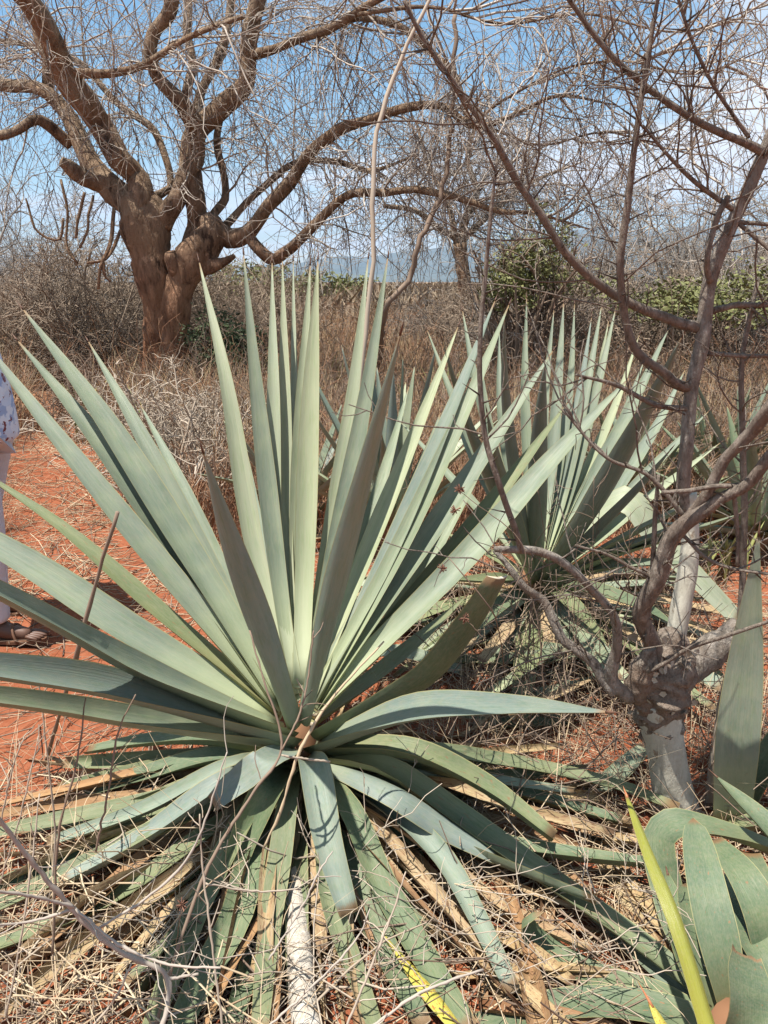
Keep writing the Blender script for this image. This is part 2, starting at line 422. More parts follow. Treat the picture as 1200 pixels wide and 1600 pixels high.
# ------------------------------------------------------------------ ground and hills
def graded(lo, hi, c, a, n):
    u = np.linspace(math.asinh((lo - c) / a), math.asinh((hi - c) / a), n)
    return c + a * np.sinh(u)
def bumps(x, y):
    h = np.zeros_like(x)
    rs = np.random.default_rng(5)
    for k in range(26):
        f = 0.8 * 1.19 ** k if k < 14 else rs.uniform(6, 26)
        th = rs.uniform(0, 2 * math.pi); ph = rs.uniform(0, 6.28)
        h += (0.020 / (1 + 0.32 * f)) * np.sin(f * (x * math.cos(th) + y * math.sin(th)) + ph + 0.8 * np.sin(0.7 * f * (x * math.sin(th) - y * math.cos(th))))
    return h
def fade(x, y):
    return np.exp(-(np.hypot(x, y - 2.5) / 14.0) ** 2)
def gz(x, y):
    x = np.asarray(x, float); y = np.asarray(y, float)
    return bumps(x, y) * fade(x, y)
xs = graded(-9000, 9000, 0.0, 1.6, 380); ys = graded(-300, 9000, 2.4, 1.5, 380)
gx, gy = np.meshgrid(xs, ys)
V = np.stack([gx, gy, gz(gx, gy)], -1).reshape(-1, 3)
i = (np.arange(len(ys) - 1) * len(xs))[:, None]; j = np.arange(len(xs) - 1)[None, :]
Q = np.stack([i + j, i + j + 1, i + len(xs) + j + 1, i + len(xs) + j], -1).reshape(-1, 4)
ground = tag(obj('ground', np_mesh('ground', V, Q, mats=[M['soil']])), kind='structure')

ridge_px = [(-1500, 425), (-500, 418), (0, 424), (300, 415), (450, 411), (520, 400), (570, 402), (640, 390), (700, 384), (760, 374), (830, 368), (900, 352), (960, 346), (1040, 352), (1120, 344), (1200, 350), (1500, 335), (2600, 370)]
YH = 5200.0
hx = np.array([PY(a, b, YH)[0] for a, b in ridge_px]); hz = np.array([PY(a, b, YH)[2] for a, b in ridge_px])
gx = np.linspace(hx[0], hx[-1], 220); gv = np.linspace(0, 1, 26)
HX, HV = np.meshgrid(gx, gv)
prof = np.interp(HX, hx, hz)
rs = np.random.default_rng(3)
nz = sum(np.sin(HX * f + HV * g * 9 + p) * a for f, g, p, a in [(0.002, 1, 1, 1), (0.0047, 1.7, 2, .7), (0.009, 2.3, .4, .45), (0.021, 3.1, 4, .25), (0.043, 4, 3, .12)])
HZ = prof * np.sin(np.clip(HV * 1.35, 0, 1.6)) * (1 + 0.10 * nz * (1 - HV) * HV * 4) + 9 * nz * np.sin(HV * 3.1)
HY = YH - 1500 + HV * 2000 + 60 * nz
HZ[0] = -1.5
V = np.stack([HX, HY, HZ], -1).reshape(-1, 3)
i = (np.arange(25) * 220)[:, None]; j = np.arange(219)[None, :]
Q = np.stack([i + j, i + j + 1, i + 220 + j + 1, i + 220 + j], -1).reshape(-1, 4)
tag(obj('hills', np_mesh('hills', V, Q, mats=[M['hill']])), kind='structure')

# the dusty midday air between here and the hills
hm = bpy.data.materials.new('haze'); hm.use_nodes = True
hm.node_tree.nodes.clear()
ho = hm.node_tree.nodes.new('ShaderNodeOutputMaterial'); hv = hm.node_tree.nodes.new('ShaderNodeVolumePrincipled')
hv.inputs['Color'].default_value = (0.50, 0.70, 1.0, 1); hv.inputs['Density'].default_value = 1.0e-4; hv.inputs['Anisotropy'].default_value = 0.0
hm.node_tree.links.new(hv.outputs[0], ho.inputs['Volume'])
def boxmesh(name, lo, hi, mats):
    (a, b, c), (d, e, f) = lo, hi
    V = [(a, b, c), (d, b, c), (d, e, c), (a, e, c), (a, b, f), (d, b, f), (d, e, f), (a, e, f)]
    return np_mesh(name, V, [(0, 3, 2, 1), (4, 5, 6, 7), (0, 1, 5, 4), (1, 2, 6, 5), (2, 3, 7, 6), (3, 0, 4, 7)] and np.array([(0, 3, 2, 1), (4, 5, 6, 7), (0, 1, 5, 4), (1, 2, 6, 5), (2, 3, 7, 6), (3, 0, 4, 7)]), smooth=False, mats=mats)
haze = tag(obj('haze', boxmesh('haze', (-9600, -400, -3.0), (9600, 9600, 760.0), [hm])), 'thin dusty haze between the scrub and the hills', None, None, 'stuff')

# ------------------------------------------------------------------ agave leaves
def leaf_mesh(name, P, width, mat, rdir=None, face=0.0, thick=0.016, cup=0.33, cut=False, blunt=False, base_w=0.72, wide=0.45, n=18, twist=0.0, profile=None, ragged=0.0):
    """closed fleshy blade along the curve P: two skins of 7 vertices across, pointed or cut off"""
    C = spline(P, n)
    T = np.gradient(C, axis=0); T /= np.linalg.norm(T, axis=1)[:, None] + 1e-9
    D = C[-1] - C[0]
    if rdir is None:
        rdir = np.array([D[0], D[1], 0.0])
    rdir = np.asarray(rdir, float); rdir = rdir / (np.linalg.norm(rdir) + 1e-9)
    t = np.linspace(0, 1, n)
    N = np.zeros_like(C)
    for k in range(n):
        tr, tz = T[k] @ rdir, T[k][2]
        q = -tz * rdir + tr * np.array([0, 0, 1.0])
        q /= np.linalg.norm(q) + 1e-9
        if face:
            v = CAMP - C[k]; v = v / np.linalg.norm(v)
            q = q + face * v * min(1.0, 0.35 + 1.6 * t[k])
        q -= (q @ T[k]) * T[k]; q /= np.linalg.norm(q) + 1e-9
        N[k] = q
    for _ in range(2):
        N[1:-1] = (N[:-2] + 2 * N[1:-1] + N[2:]) / 4
        N -= (N * T).sum(1)[:, None] * T; N /= np.linalg.norm(N, axis=1)[:, None] + 1e-9
    S = np.cross(T, N)
    if twist:
        a = (twist * t)[:, None]
        N, S = N * np.cos(a) + S * np.sin(a), S * np.cos(a) - N * np.sin(a)
    if profile is None:
        up = np.clip((t - 0.04) / (wide - 0.04), 0, 1); up = up * up * (3 - 2 * up)
        w = base_w + (1 - base_w) * up
        dn = np.clip((t - wide) / (1 - wide), 0, 1)
        if cut: w = w * (1 - 0.42 * dn ** 2)
        elif blunt: w = w * np.sqrt(np.clip(1 - dn ** 3.2, 0.0, 1))
        else: w = w * (1 - dn ** 1.55)
    else:
        w = np.interp(t, *profile)
    w = np.maximum(w, 0.03) * width * 0.5
    th = thick * (1.5 - 1.0 * np.clip(t * 1.8, 0, 1)) * np.clip(w / (0.3 * width * 0.5), 0.12, 1)
    s = np.array([-1, -0.72, -0.38, 0, 0.38, 0.72, 1.0])
    V, UV = [], []
    for k in range(n):
        cc = cup * (1.0 + 0.5 * (1 - t[k])) * w[k]
        wob = 1 + 0.03 * math.sin(9 * t[k] + width * 300)
        for x in s:
            V.append(C[k] + S[k] * x * w[k] * wob + N[k] * cc * (x * x - 0.45)); UV.append((0.5 + x * 0.5, t[k]))
        for x in s:
            V.append(C[k] + S[k] * x * w[k] * wob + N[k] * (cc * (x * x - 0.45) - th[k] * (1 - x * x) ** 0.8 - 0.0004)); UV.append((0.5 + x * 0.5, t[k]))
    V = np.array(V)
    if ragged:
        V[-14:] += (rng.normal(size=(7, 1)) * ragged).repeat(2, 1).T.reshape(14, 1) * T[-1]
    Q = []
    for k in range(n - 1):
        a, b = k * 14, (k + 1) * 14
        for x in range(6):
            Q.append((a + x, a + x + 1, b + x + 1, b + x)); Q.append((a + 7 + x + 1, a + 7 + x, b + 7 + x, b + 7 + x + 1))
    mi = [0] * len(Q)
    e = (n - 1) * 14
    for x in range(6):
        Q.append((e + x, e + x + 1, e + 7 + x + 1, e + 7 + x)); mi.append(1)
        Q.append((x + 1, x, 7 + x, 7 + x + 1)); mi.append(1)
    me = np_mesh(name, V, np.array(Q), uv=np.array(UV), mats=[mat, M['cut']], midx=mi)
    return me, C, T, N, w

def spine_mesh(tip, T, ln, r, mat):
    P = np.array([tip - T * ln * 0.5, tip - T * 0.1 * ln, tip + T * ln * 0.45, tip + T * ln])
    V, Q, T3 = tube(P, [r, r * 0.95, r * 0.5, r * 0.06], 6)
    return np_mesh('spine', V, [Q, T3], mats=[mat])

def add_leaf(root, P, width, mat='leaf', name='leaf', spine=True, spine_mat='spine', label=None, **kw):
    o0 = np.array(root.location)
    me, C, T, N, w = leaf_mesh(name, np.asarray(P) - 0, width, M[mat], **kw)
    V = np.empty(len(me.vertices) * 3, dtype=np.float32); me.vertices.foreach_get('co', V)
    V = V.reshape(-1, 3) - o0.astype(np.float32); me.vertices.foreach_set('co', V.ravel()); me.update()
    o = obj(name, me, root)
    if label: o['label'] = label
    if spine and not kw.get('cut') and not kw.get('blunt'):
        sm = spine_mesh(C[-1] - o0, T[-1], 0.020 + 0.010 * random.random(), max(0.0026, 0.034 * width), M[spine_mat])
        obj('spine', sm, o)
    return o

def solve_tip(O, px, py, L, side):
    d = ray(px, py); d = d / np.linalg.norm(d)
    oc = CAMP - O; b = d @ oc; c = oc @ oc - L * L
    disc = b * b - c
    if disc < 0: return CAMP - b * d
    q = math.sqrt(disc)
    return CAMP + d * (-b - q if side == 'f' else -b + q)

# (tip px, [waypoints px], width px, length m, front/back, material, face, height of foot, extra)
def rosette(root, O, specs, scale=0.00128, foot=0.05, midlift=0.0):
    for sp in specs:
        tip, mids, wpx, L, side, mat, face, hh = sp[:8]
        mids = mids[::-1]
        ex = dict(sp[8]) if len(sp) > 8 else {}
        base0 = O + np.array([0, 0, hh])
        tp = solve_tip(base0, tip[0], tip[1], L, side)
        d = tp - base0; r = np.array([d[0], d[1], 0.0]); rl = np.linalg.norm(r); r = r / (rl + 1e-9)
        base = base0 + r * foot * min(1.0, rl / 0.5) 
        pts = [base]
        nm = len(mids)
        for q, m in enumerate(mids):
            f = (q + 1) / (nm + 1)
            f = ex.pop('mf', f) if nm == 1 else f
            Y = base[1] + (tp[1] - base[1]) * f + ex.get('my', 0.0)
            pts.append(PY(m[0], m[1], Y))
        ex.pop('my', None)
        pts.append(tp)
        add_leaf(root, pts, wpx * scale, mat, face=face, **ex)

# ---- the big agave in the middle
O1 = GZ(468, 1138, 0.30)
ag1 = empty('agave', (O1[0], O1[1], 0.0))
tag(ag1, 'largest blue-green agave, front centre, its stiff pointed leaves fanning upward', 'agave', 'sisal agaves')
# stem
V, Q, T3 = tube(np.array([(0, 0, -0.02), (0, 0, 0.1), (0, 0, 0.2), (0, 0, 0.28), (0, 0, 0.33)]), [0.07, 0.075, 0.065, 0.04, 0.015], 12, 0.06)
obj('stem', np_mesh('stem', V, [Q, T3], mats=[M['leaf_rust']]), ag1)

main = [
    # back and middle of the fan
    ((458, 402), [(460, 640), (462, 900)], 26, 1.42, 'b', 'leaf_pale', 0.6, 0.10),
    ((425, 404), [(427, 600), (430, 860)], 38, 1.36, 'b', 'leaf_pale', 0.7, 0.09),
    ((441, 400), [(445, 620), (448, 880)], 36, 1.38, 'b', 'leaf_pale', 0.7, 0.09),
    ((485, 408), [(472, 640), (466, 900)], 44, 1.33, 'b', 'leaf_pale', 0.9, 0.10),
    ((497, 401), [(484, 650), (476, 900)], 52, 1.31, 'b', 'leaf_pale', 1.0, 0.11),
    ((310, 404), [(352, 590), (398, 860)], 46, 1.42, 'b', 'leaf_pale', 0.7, 0.08),
    ((380, 392), [(402, 620), (432, 880)], 44, 1.36, 'b', 'leaf', 0.35, 0.08),
    ((576, 398), [(548, 640), (506, 900)], 42, 1.40, 'b', 'leaf_pale', 0.7, 0.08),
    ((607, 396), [(566, 650), (516, 900)], 46, 1.36, 'b', 'leaf', 0.8, 0.08),
    ((718, 505), [(640, 700), (558, 900)], 46, 1.34, 'b', 'leaf_pale', 0.6, 0.07),
    ((775, 466), [(702, 650), (598, 890)], 62, 1.42, 'b', 'leaf_blue', -0.2, 0.07),
    ((797, 472), [(735, 620), (628, 850)], 50, 1.46, 'b', 'leaf', 0.6, 0.05),
    ((866, 545), [(770, 690), (640, 880)], 58, 1.42, 'b', 'leaf', 0.6, 0.05),
    ((890, 625), [(800, 745), (650, 930)], 52, 1.36, 'b', 'leaf_old', 0.6, 0.04),
    ((988, 586), [(865, 715), (720, 880)], 68, 1.52, 'b', 'leaf', 0.8, 0.05),
    ((136, 530), [(215, 670), (330, 890)], 52, 1.38, 'b', 'leaf', 0.6, 0.06),
    ((217, 628), [(285, 760), (372, 950)], 46, 1.26, 'b', 'leaf', 0.5, 0.06),
    ((32, 478), [(160, 650), (300, 870)], 70, 1.50, 'b', 'leaf', 0.6, 0.05),
    ((24, 528), [(155, 690), (310, 910)], 72, 1.46, 'b', 'leaf', 0.35, 0.05),
    ((-36, 520), [(75, 665), (240, 870)], 64, 1.50, 'b', 'leaf', 0.45, 0.04),
    ((-52, 722), [(95, 822), (255, 960)], 44, 1.24, 'b', 'leaf_old', 0.6, 0.04),
    ((-260, 715), [(30, 873), (210, 990)], 80, 1.45, 'b', 'leaf', 0.8, 0.03),
    ((-240, 800), [(40, 945), (215, 1040)], 74, 1.40, 'f', 'leaf', 1.0, 0.02),
    ((-300, 1012), [(0, 1046), (210, 1080)], 92, 1.42, 'f', 'leaf_blue', 0.9, 0.0),
    ((-280, 1068), [(0, 1090), (200, 1120)], 66, 1.38, 'f', 'leaf', 0.8, -0.01),
    # standing in front, backs towards us
    ((316, 702), [(362, 850), (418, 1010)], 54, 1.00, 'f', 'leaf_bloom', -0.8, 0.05),
    ((627, 516), [(575, 720), (520, 930)], 46, 1.24, 'f', 'leaf_bloom', -0.8, 0.06),
    # right hand: the truncated blade and the level one with its tip
    ((778, 900), [(725, 985), (655, 1065)], 100, 0.74, 'f', 'leaf_green', -0.9, 0.0, {'cut': True, 'cup': 0.15}),
    ((955, 1113), [(800, 1103), (640, 1110)], 78, 1.02, 'f', 'leaf_blue', 0.8, -0.03, {'wide': 0.36}),
    # more blades filling the far side of the fan
    ((640, 600), [(600, 740), (540, 930)], 40, 1.28, 'b', 'leaf', 0.6, 0.06),
    ((690, 640), [(640, 780), (565, 960)], 44, 1.22, 'b', 'leaf', 0.6, 0.05),
    ((350, 560), [(385, 740), (425, 940)], 36, 1.34, 'b', 'leaf', 0.4, 0.06),
    ((770, 700), [(700, 820), (600, 990)], 52, 1.20, 'b', 'leaf', 0.5, 0.03),
    ((250, 760), [(310, 880), (390, 1020)], 40, 1.12, 'b', 'leaf_green', 0.5, 0.03),
    ((730, 930), [(670, 985), (580, 1060)], 44, 0.95, 'b', 'leaf_old', 0.6, 0.0),
]
rosette(ag1, O1, main)

# drooping lower leaves: every point a place in the photo at a height above the ground
def drape(root, specs, scale=0.0019):
    for pts, wpx, mat, ex in specs:
        ex = dict(ex)
        P = [PT(p) for p in pts]
        add_leaf(root, P, wpx * scale, mat, **ex)
b1 = lambda dx, dy, dz: tuple()
def base_pt(ax, dz, rad=0.06):
    return O1 + np.array([math.cos(ax) * rad, math.sin(ax) * rad, dz])
def drape1(specs):
    for pts, wpx, mat, ex in specs:
        P = [PT(p[:3] + (p[3] + .055,)) for p in pts]
        d = P[0] - O1; a = math.atan2(d[1], d[0])
        P = [base_pt(a, ex.get('dz', -0.06))] + P
        kw = {k: v for k, v in ex.items() if k != 'dz'}
        kw['cup'] = kw.get('cup', .26) * random.uniform(1.1, 1.9); kw['twist'] = random.uniform(-.35, .35)
        add_leaf(ag1, P, wpx * random.uniform(.00115, .00140), mat, **kw)
cutk = {'cut': True}
drape1([
    ([(640, 1172, 'z', .26), (760, 1228, 'z', .17), (866, 1308, 'z', .08)], 62, 'leaf_old', {'cut': True, 'dz': -.04, 'cup': .35}),
    ([(610, 1238, 'z', .22), (700, 1296, 'z', .13), (785, 1342, 'z', .07)], 52, 'leaf_blue', {'cut': True, 'dz': -.07, 'cup': -.2}),
    ([(600, 1195, 'z', .24), (700, 1262, 'z', .14), (860, 1375, 'z', .05), (1010, 1480, 'z', .03), (1170, 1610, 'z', .03)], 66, 'leaf_old', {'dz': -.06, 'cut': True}),
    ([(620, 1168, 'z', .22), (800, 1190, 'z', .10), (960, 1225, 'z', .04), (1060, 1262, 'z', .03)], 46, 'leaf_old', {'dz': -.08, 'cut': True}),
    ([(620, 1182, 'z', .18), (780, 1228, 'z', .07), (900, 1262, 'z', .03), (985, 1285, 'z', .02)], 44, 'leaf_green', {'dz': -.10, 'cut': True}),
    ([(640, 1245, 'z', .15), (760, 1310, 'z', .06), (900, 1335, 'z', .05), (1065, 1352, 'z', .05)], 56, 'leaf_green', {'dz': -.10, 'cut': True}),
    # left
    ([(330, 1152, 'z', .22), (220, 1158, 'z', .15), (135, 1172, 'z', .10)], 46, 'leaf_green', {'cut': True, 'dz': -.06}),
    ([(340, 1180, 'z', .18), (230, 1208, 'z', .10), (140, 1236, 'z', .06)], 52, 'leaf_green', {'cut': True, 'dz': -.08}),
    ([(360, 1195, 'z', .22), (230, 1262, 'z', .12), (72, 1318, 'z', .05)], 46, 'leaf_blue', {'cut': True, 'dz': -.06, 'cup': .35}),
    ([(350, 1222, 'z', .22), (220, 1310, 'z', .10), (92, 1380, 'z', .05)], 60, 'leaf_blue', {'cut': True, 'dz': -.07, 'cup': .35}),
    ([(300, 1268, 'z', .14), (130, 1350, 'z', .05), (-60, 1440, 'z', .03)], 50, 'leaf_old', {'cut': True, 'dz': -.10}),
    ([(310, 1310, 'z', .10), (180, 1400, 'z', .04), (0, 1475, 'z', .02), (-120, 1520, 'z', .02)], 54, 'leaf_old', {'cut': True, 'dz': -.12}),
    ([(415, 1188, 'z', .32), (375, 1218, 'z', .27), (332, 1256, 'z', .22)], 72, 'leaf_blue', {'cut': True, 'dz': -.02, 'cup': .1}),
    # towards us
    ([(425, 1225, 'z', .25), (385, 1305, 'z', .15), (362, 1375, 'z', .08)], 62, 'leaf_green', {'cut': True, 'dz': -.07, 'cup': .4}),
    ([(452, 1240, 'z', .20), (436, 1350, 'z', .12), (420, 1460, 'z', .07), (405, 1615, 'z', .05)], 46, 'leaf_old', {'cut': True, 'dz': -.09, 'cup': .1}),
    ([(492, 1200, 'z', .28), (512, 1310, 'z', .20), (546, 1428, 'z', .10)], 56, 'leaf_blue', {'cut': True, 'dz': -.05, 'cup': .4}),
    ([(500, 1260, 'z', .16), (516, 1400, 'z', .09), (560, 1530, 'z', .05), (600, 1640, 'z', .04)], 40, 'leaf_old', {'cut': True, 'dz': -.10}),
    ([(545, 1262, 'z', .18), (600, 1385, 'z', .09), (660, 1490, 'z', .05), (735, 1610, 'z', .04)], 50, 'leaf_green', {'cut': True, 'dz': -.08}),
    ([(610, 1262, 'z', .16), (690, 1338, 'z', .11), (745, 1432, 'z', .07), (802, 1548, 'z', .04)], 46, 'leaf_blue', {'cut': True, 'dz': -.09, 'cup': .45}),
    ([(400, 1250, 'z', .18), (320, 1400, 'z', .08), (270, 1520, 'z', .05), (225, 1640, 'z', .03)], 54, 'leaf_old', {'cut': True, 'dz': -.09}),
    ([(410, 1270, 'z', .14), (370, 1430, 'z', .08), (310, 1540, 'z', .05), (260, 1650, 'z', .04)], 62, 'leaf_green', {'cut': True, 'dz': -.11}),
    ([(440, 1290, 'z', .12), (430, 1450, 'z', .04), (410, 1600, 'z', .03)], 50, 'leaf_green', {'cut': True, 'dz': -.13}),
    ([(530, 1330, 'z', .10), (600, 1480, 'z', .03), (660, 1600, 'z', .03)], 48, 'leaf_green', {'cut': True, 'dz': -.14}),
])
# dead leaves of the skirt
for k in range(130):
    a = R(random.uniform(-200, 20)) if k < 114 else R(random.uniform(20, 160))
    ln = random.uniform(0.42, 0.95)
    z0 = random.uniform(-0.22, -0.10)
    zz = O1[2] + z0
    b = base_pt(a, z0, 0.05)
    e = np.array([O1[0] + math.cos(a) * ln, O1[1] + math.sin(a) * ln, random.uniform(0.02, 0.10)])
    m1 = b * 0.62 + e * 0.38 + np.array([math.sin(a), -math.cos(a), 0]) * random.uniform(-.05, .05) + np.array([0, 0, random.uniform(-.03, .05)])
    m1[2] = max(m1[2], 0.03)
    m2 = b * 0.3 + e * 0.7; m2[2] = random.uniform(0.03, 0.13)
    add_leaf(ag1, [b, m1, m2, e], random.uniform(0.018, 0.055), random.choice(['leaf_dead', 'leaf_dead', 'leaf_rust']), name='dead_leaf', spine=False,
             cut=True, thick=0.004, cup=random.uniform(.2, .9), twist=random.uniform(-1.5, 1.5), n=12, ragged=0.01)

for k in range(44):
    a = R(random.uniform(-205, 25)); ln = random.uniform(0.40, 0.86); z0 = random.uniform(-0.16, -0.05)
    b = base_pt(a, z0, 0.05); a2 = a + random.gauss(0, .22)
    e = np.array([O1[0] + math.cos(a2) * ln, O1[1] + math.sin(a2) * ln, random.uniform(0.02, 0.12)])
    m1 = b * 0.6 + e * 0.4 + np.array([math.sin(a), -math.cos(a), 0]) * random.uniform(-.06, .06) + np.array([0, 0, random.uniform(-.04, .05)]); m1[2] = max(m1[2], .05)
    add_leaf(ag1, [b, m1, e], random.uniform(.035, .07), random.choice(['leaf_old', 'leaf_old', 'leaf_green', 'leaf_dead', 'leaf_rust', 'leaf']), spine=False, cut=True, cup=random.uniform(.2, .8), twist=random.uniform(-1.1, 1.1), n=14, thick=.008, ragged=.006)
# ---- agave behind on the right
O2 = GZ(838, 905, 0.22)
ag2 = empty('agave', (O2[0], O2[1], 0.0))
tag(ag2, 'mid-sized agave right of and behind the largest, upright leaves above a folded pale blade', 'agave', 'sisal agaves')
V, Q, T3 = tube(np.array([(0, 0, -0.02), (0, 0, 0.12), (0, 0, 0.30)]), [0.07, 0.085, 0.05], 12, 0.06)
obj('stem', np_mesh('stem', V, [Q, T3], mats=[M['leaf_rust']]), ag2)
sec = [
    ((823, 462), [(820, 610), (828, 780)], 24, 1.38, 'b', 'leaf', .6, .05),
    ((866, 480), [(852, 620), (846, 780)], 22, 1.36, 'b', 'leaf', .6, .05),
    ((881, 470), [(872, 600), (858, 760)], 28, 1.36, 'b', 'leaf', .6, .05),
    ((898, 472), [(890, 610), (866, 770)], 22, 1.38, 'b', 'leaf', .5, .05),
    ((925, 492), [(905, 620), (868, 780)], 24, 1.34, 'b', 'leaf_blue', -.5, .05),
    ((941, 472), [(918, 600), (878, 780)], 26, 1.40, 'b', 'leaf', .6, .05),
    ((963, 478), [(932, 610), (882, 790)], 28, 1.40, 'b', 'leaf', .6, .04),
    ((952, 498), [(922, 640), (876, 800)], 24, 1.34, 'b', 'leaf_pale', .6, .04),
    ((788, 490), [(790, 620), (812, 790)], 24, 1.34, 'f', 'leaf_blue', -.6, .04),
    ((780, 510), [(782, 640), (806, 800)], 22, 1.32, 'b', 'leaf', .4, .04),
    ((722, 482), [(744, 600), (796, 790)], 28, 1.42, 'b', 'leaf', .5, .04),
    ((666, 512), [(715, 640), (790, 810)], 26, 1.42, 'b', 'leaf', .4, .03),
    ((690, 528), [(730, 660), (795, 820)], 26, 1.36, 'f', 'leaf_blue', -.5, .03),
    ((622, 655), [(690, 730), (785, 840)], 26, 1.26, 'b', 'leaf', .4, .02),
    ((852, 560), [(842, 690), (838, 820)], 40, 1.14, 'f', 'leaf_blue', -.7, .03),
    ((1048, 506), [(985, 640), (900, 800)], 36, 1.42, 'b', 'leaf', .5, .03),
    ((1068, 522), [(1000, 660), (908, 820)], 46, 1.38, 'f', 'leaf_blue', -.5, .03),
    ((1072, 575), [(1018, 680), (915, 830)], 34, 1.30, 'b', 'leaf', .6, .02),
    ((760, 640), [(780, 740), (815, 850)], 34, 1.06, 'f', 'leaf', -.4, .02),
    ((1008, 560), [(965, 670), (890, 810)], 26, 1.25, 'b', 'leaf', .5, .03), ((1030, 600), [(975, 700), (895, 820)], 28, 1.15, 'f', 'leaf', .4, .02), ((1000, 520), [(955, 650), (885, 800)], 24, 1.34, 'b', 'leaf_pale', .5, .04),
    ((1110, 640), [(1020, 730), (920, 840)], 30, 1.2, 'b', 'leaf', .6, .01), ((1128, 690), [(1030, 765), (925, 850)], 28, 1.15, 'b', 'leaf_pale', .6, .0), ((1160, 735), [(1060, 795), (935, 860)], 30, 1.2, 'f', 'leaf', .6, -.01), ((1165, 800), [(1060, 835), (940, 872)], 32, 1.15, 'f', 'leaf', .6, -.02),
    ((1050, 700), [(990, 770), (910, 850)], 30, 1.0, 'f', 'leaf_blue', -.3, .0), ((750, 560), [(770, 690), (812, 820)], 24, 1.2, 'b', 'leaf', .5, .03), ((700, 620), [(740, 720), (800, 830)], 24, 1.15, 'b', 'leaf_pale', .5, .02),
    # low, spreading
    ((1100, 800), [(1020, 838), (930, 872)], 40, 1.0, 'f', 'leaf_blue', .5, -.02),
    ((1090, 880), [(1000, 880), (920, 890)], 38, .90, 'f', 'leaf', .6, -.04),
    ((975, 742), [(940, 790), (885, 850)], 30, 0.9, 'b', 'leaf_pale', .6, .0),
    ((690, 830), [(735, 850), (790, 880)], 30, 0.85, 'b', 'leaf_old', .5, -.04),
    ((700, 905), [(745, 905), (800, 905)], 34, 0.75, 'f', 'leaf_old', .5, -.06),
    ((950, 1010), [(915, 965), (870, 925)], 34, 0.72, 'f', 'leaf_old', .5, -.06),
    ((720, 1010), [(760, 965), (810, 925)], 34, 0.72, 'f', 'leaf_green', .5, -.06),
    ((1060, 980), [(1000, 945), (900, 915)], 36, 0.9, 'f', 'leaf_green', .5, -.06),
]
rosette(ag2, O2, sec, scale=0.0021)
# the blade that rises and folds over to the ground
P = [O2 + np.array([.06, -.03, -.04]), PY(910, 825, O2[1] - .10), PY(966, 782, O2[1] - .18), PY(985, 783, O2[1] - .2), PY(1022, 836, O2[1] - .25), PY(1090, 905, O2[1] - .32), PY(1160, 975, O2[1] - .36)]
add_leaf(ag2, P, 0.14, 'leaf_pale', face=.7, cut=True, cup=.12, thick=.008, n=26, label='pale blade folded over towards the ground')
# loose lower leaves lying round its foot
for k in range(46):
    a = R(random.uniform(-200, 40)); ln = random.uniform(.5, 1.05)
    b = O2 + np.array([math.cos(a) * .05, math.sin(a) * .05, random.uniform(-.14, -.04)])
    e = np.array([O2[0] + math.cos(a) * ln, O2[1] + math.sin(a) * ln, random.uniform(.05, .20)])
    mm = (b + e) / 2 + np.array([0, 0, random.uniform(-.02, .08)])
    green = k % 3 != 0
    add_leaf(ag2, [b, mm, e], random.uniform(.05, .10) if green else random.uniform(.03, .07), random.choice(['leaf_old', 'leaf_pale', 'leaf', 'leaf']) if green else 'leaf_dead',
             name='leaf' if green else 'dead_leaf', spine=False, cut=True, cup=random.uniform(.1, .5), twist=random.uniform(-.5, .5), n=14, thick=.01 if green else .004)

# ---- other agaves: between the two, farther right, far right
def free_agave(O, label, tips, n_low, L, w, mats, seed, elev=(28, 88)):
    rd = random.Random(seed)
    root = empty('agave', (O[0], O[1], 0.0)); tag(root, label, 'agave', 'sisal agaves')
    V, Q, T3 = tube(np.array([(0, 0, -0.02), (0, 0, 0.12), (0, 0, 0.28)]), [0.06, 0.075, 0.04], 10, 0.06)
    obj('stem', np_mesh('stem', V, [Q, T3], mats=[M['leaf_rust']]), root)
    n = tips
    for k in range(n):
        a = k * 2.39996 + rd.uniform(-.2, .2); f = k / (n - 1)
        el = R(elev[1] - (elev[1] - elev[0]) * f ** 0.9 + rd.uniform(-5, 5))
        ll = L * rd.uniform(.85, 1.08)
        b = np.array([O[0], O[1], O[2] + .06 * (1 - f)]) + .04 * np.array([math.cos(a), math.sin(a), 0])
        d = np.array([math.cos(a) * math.cos(el), math.sin(a) * math.cos(el), math.sin(el)])
        e = b + d * ll; m = b + d * ll * .5 + np.array([0, 0, rd.uniform(-.02, .03)])
        e = e - np.array([0, 0, rd.uniform(0, .05)]) * f
        add_leaf(root, [b, m, e], w * rd.uniform(.85, 1.1), rd.choice(mats), n=14)
    for k in range(n_low):
        a = rd.uniform(0, 6.28); ln = L * rd.uniform(.5, .8)
        b = np.array([O[0], O[1], O[2] * .6]); e = np.array([O[0] + math.cos(a) * ln, O[1] + math.sin(a) * ln, rd.uniform(.02, .08)])
        m = (b + e) / 2 + np.array([0, 0, rd.uniform(-.03, .06)])
        add_leaf(root, [b, m, e], w * rd.uniform(.6, .95), rd.choice(['leaf_old', 'leaf_green', 'leaf_dead']), spine=False, cut=True, n=12, twist=rd.uniform(-.5, .5))
    return root
free_agave(GZ(610, 815, .18), 'small agave glimpsed behind the middle of the largest agave', 22, 6, 0.95, .075, ['leaf', 'leaf_pale', 'leaf_blue'], 3)
free_agave(GZ(988, 800, .12), 'smaller agave crowded against the right side of the mid-sized agave', 16, 5, 0.72, .07, ['leaf', 'leaf', 'leaf_old'], 8)
free_agave(GZ(1180, 830, .15), 'agave at the right edge behind the thorn shrub', 26, 8, 0.85, .085, ['leaf', 'leaf', 'leaf_green', 'leaf_blue'], 5, (8, 80))
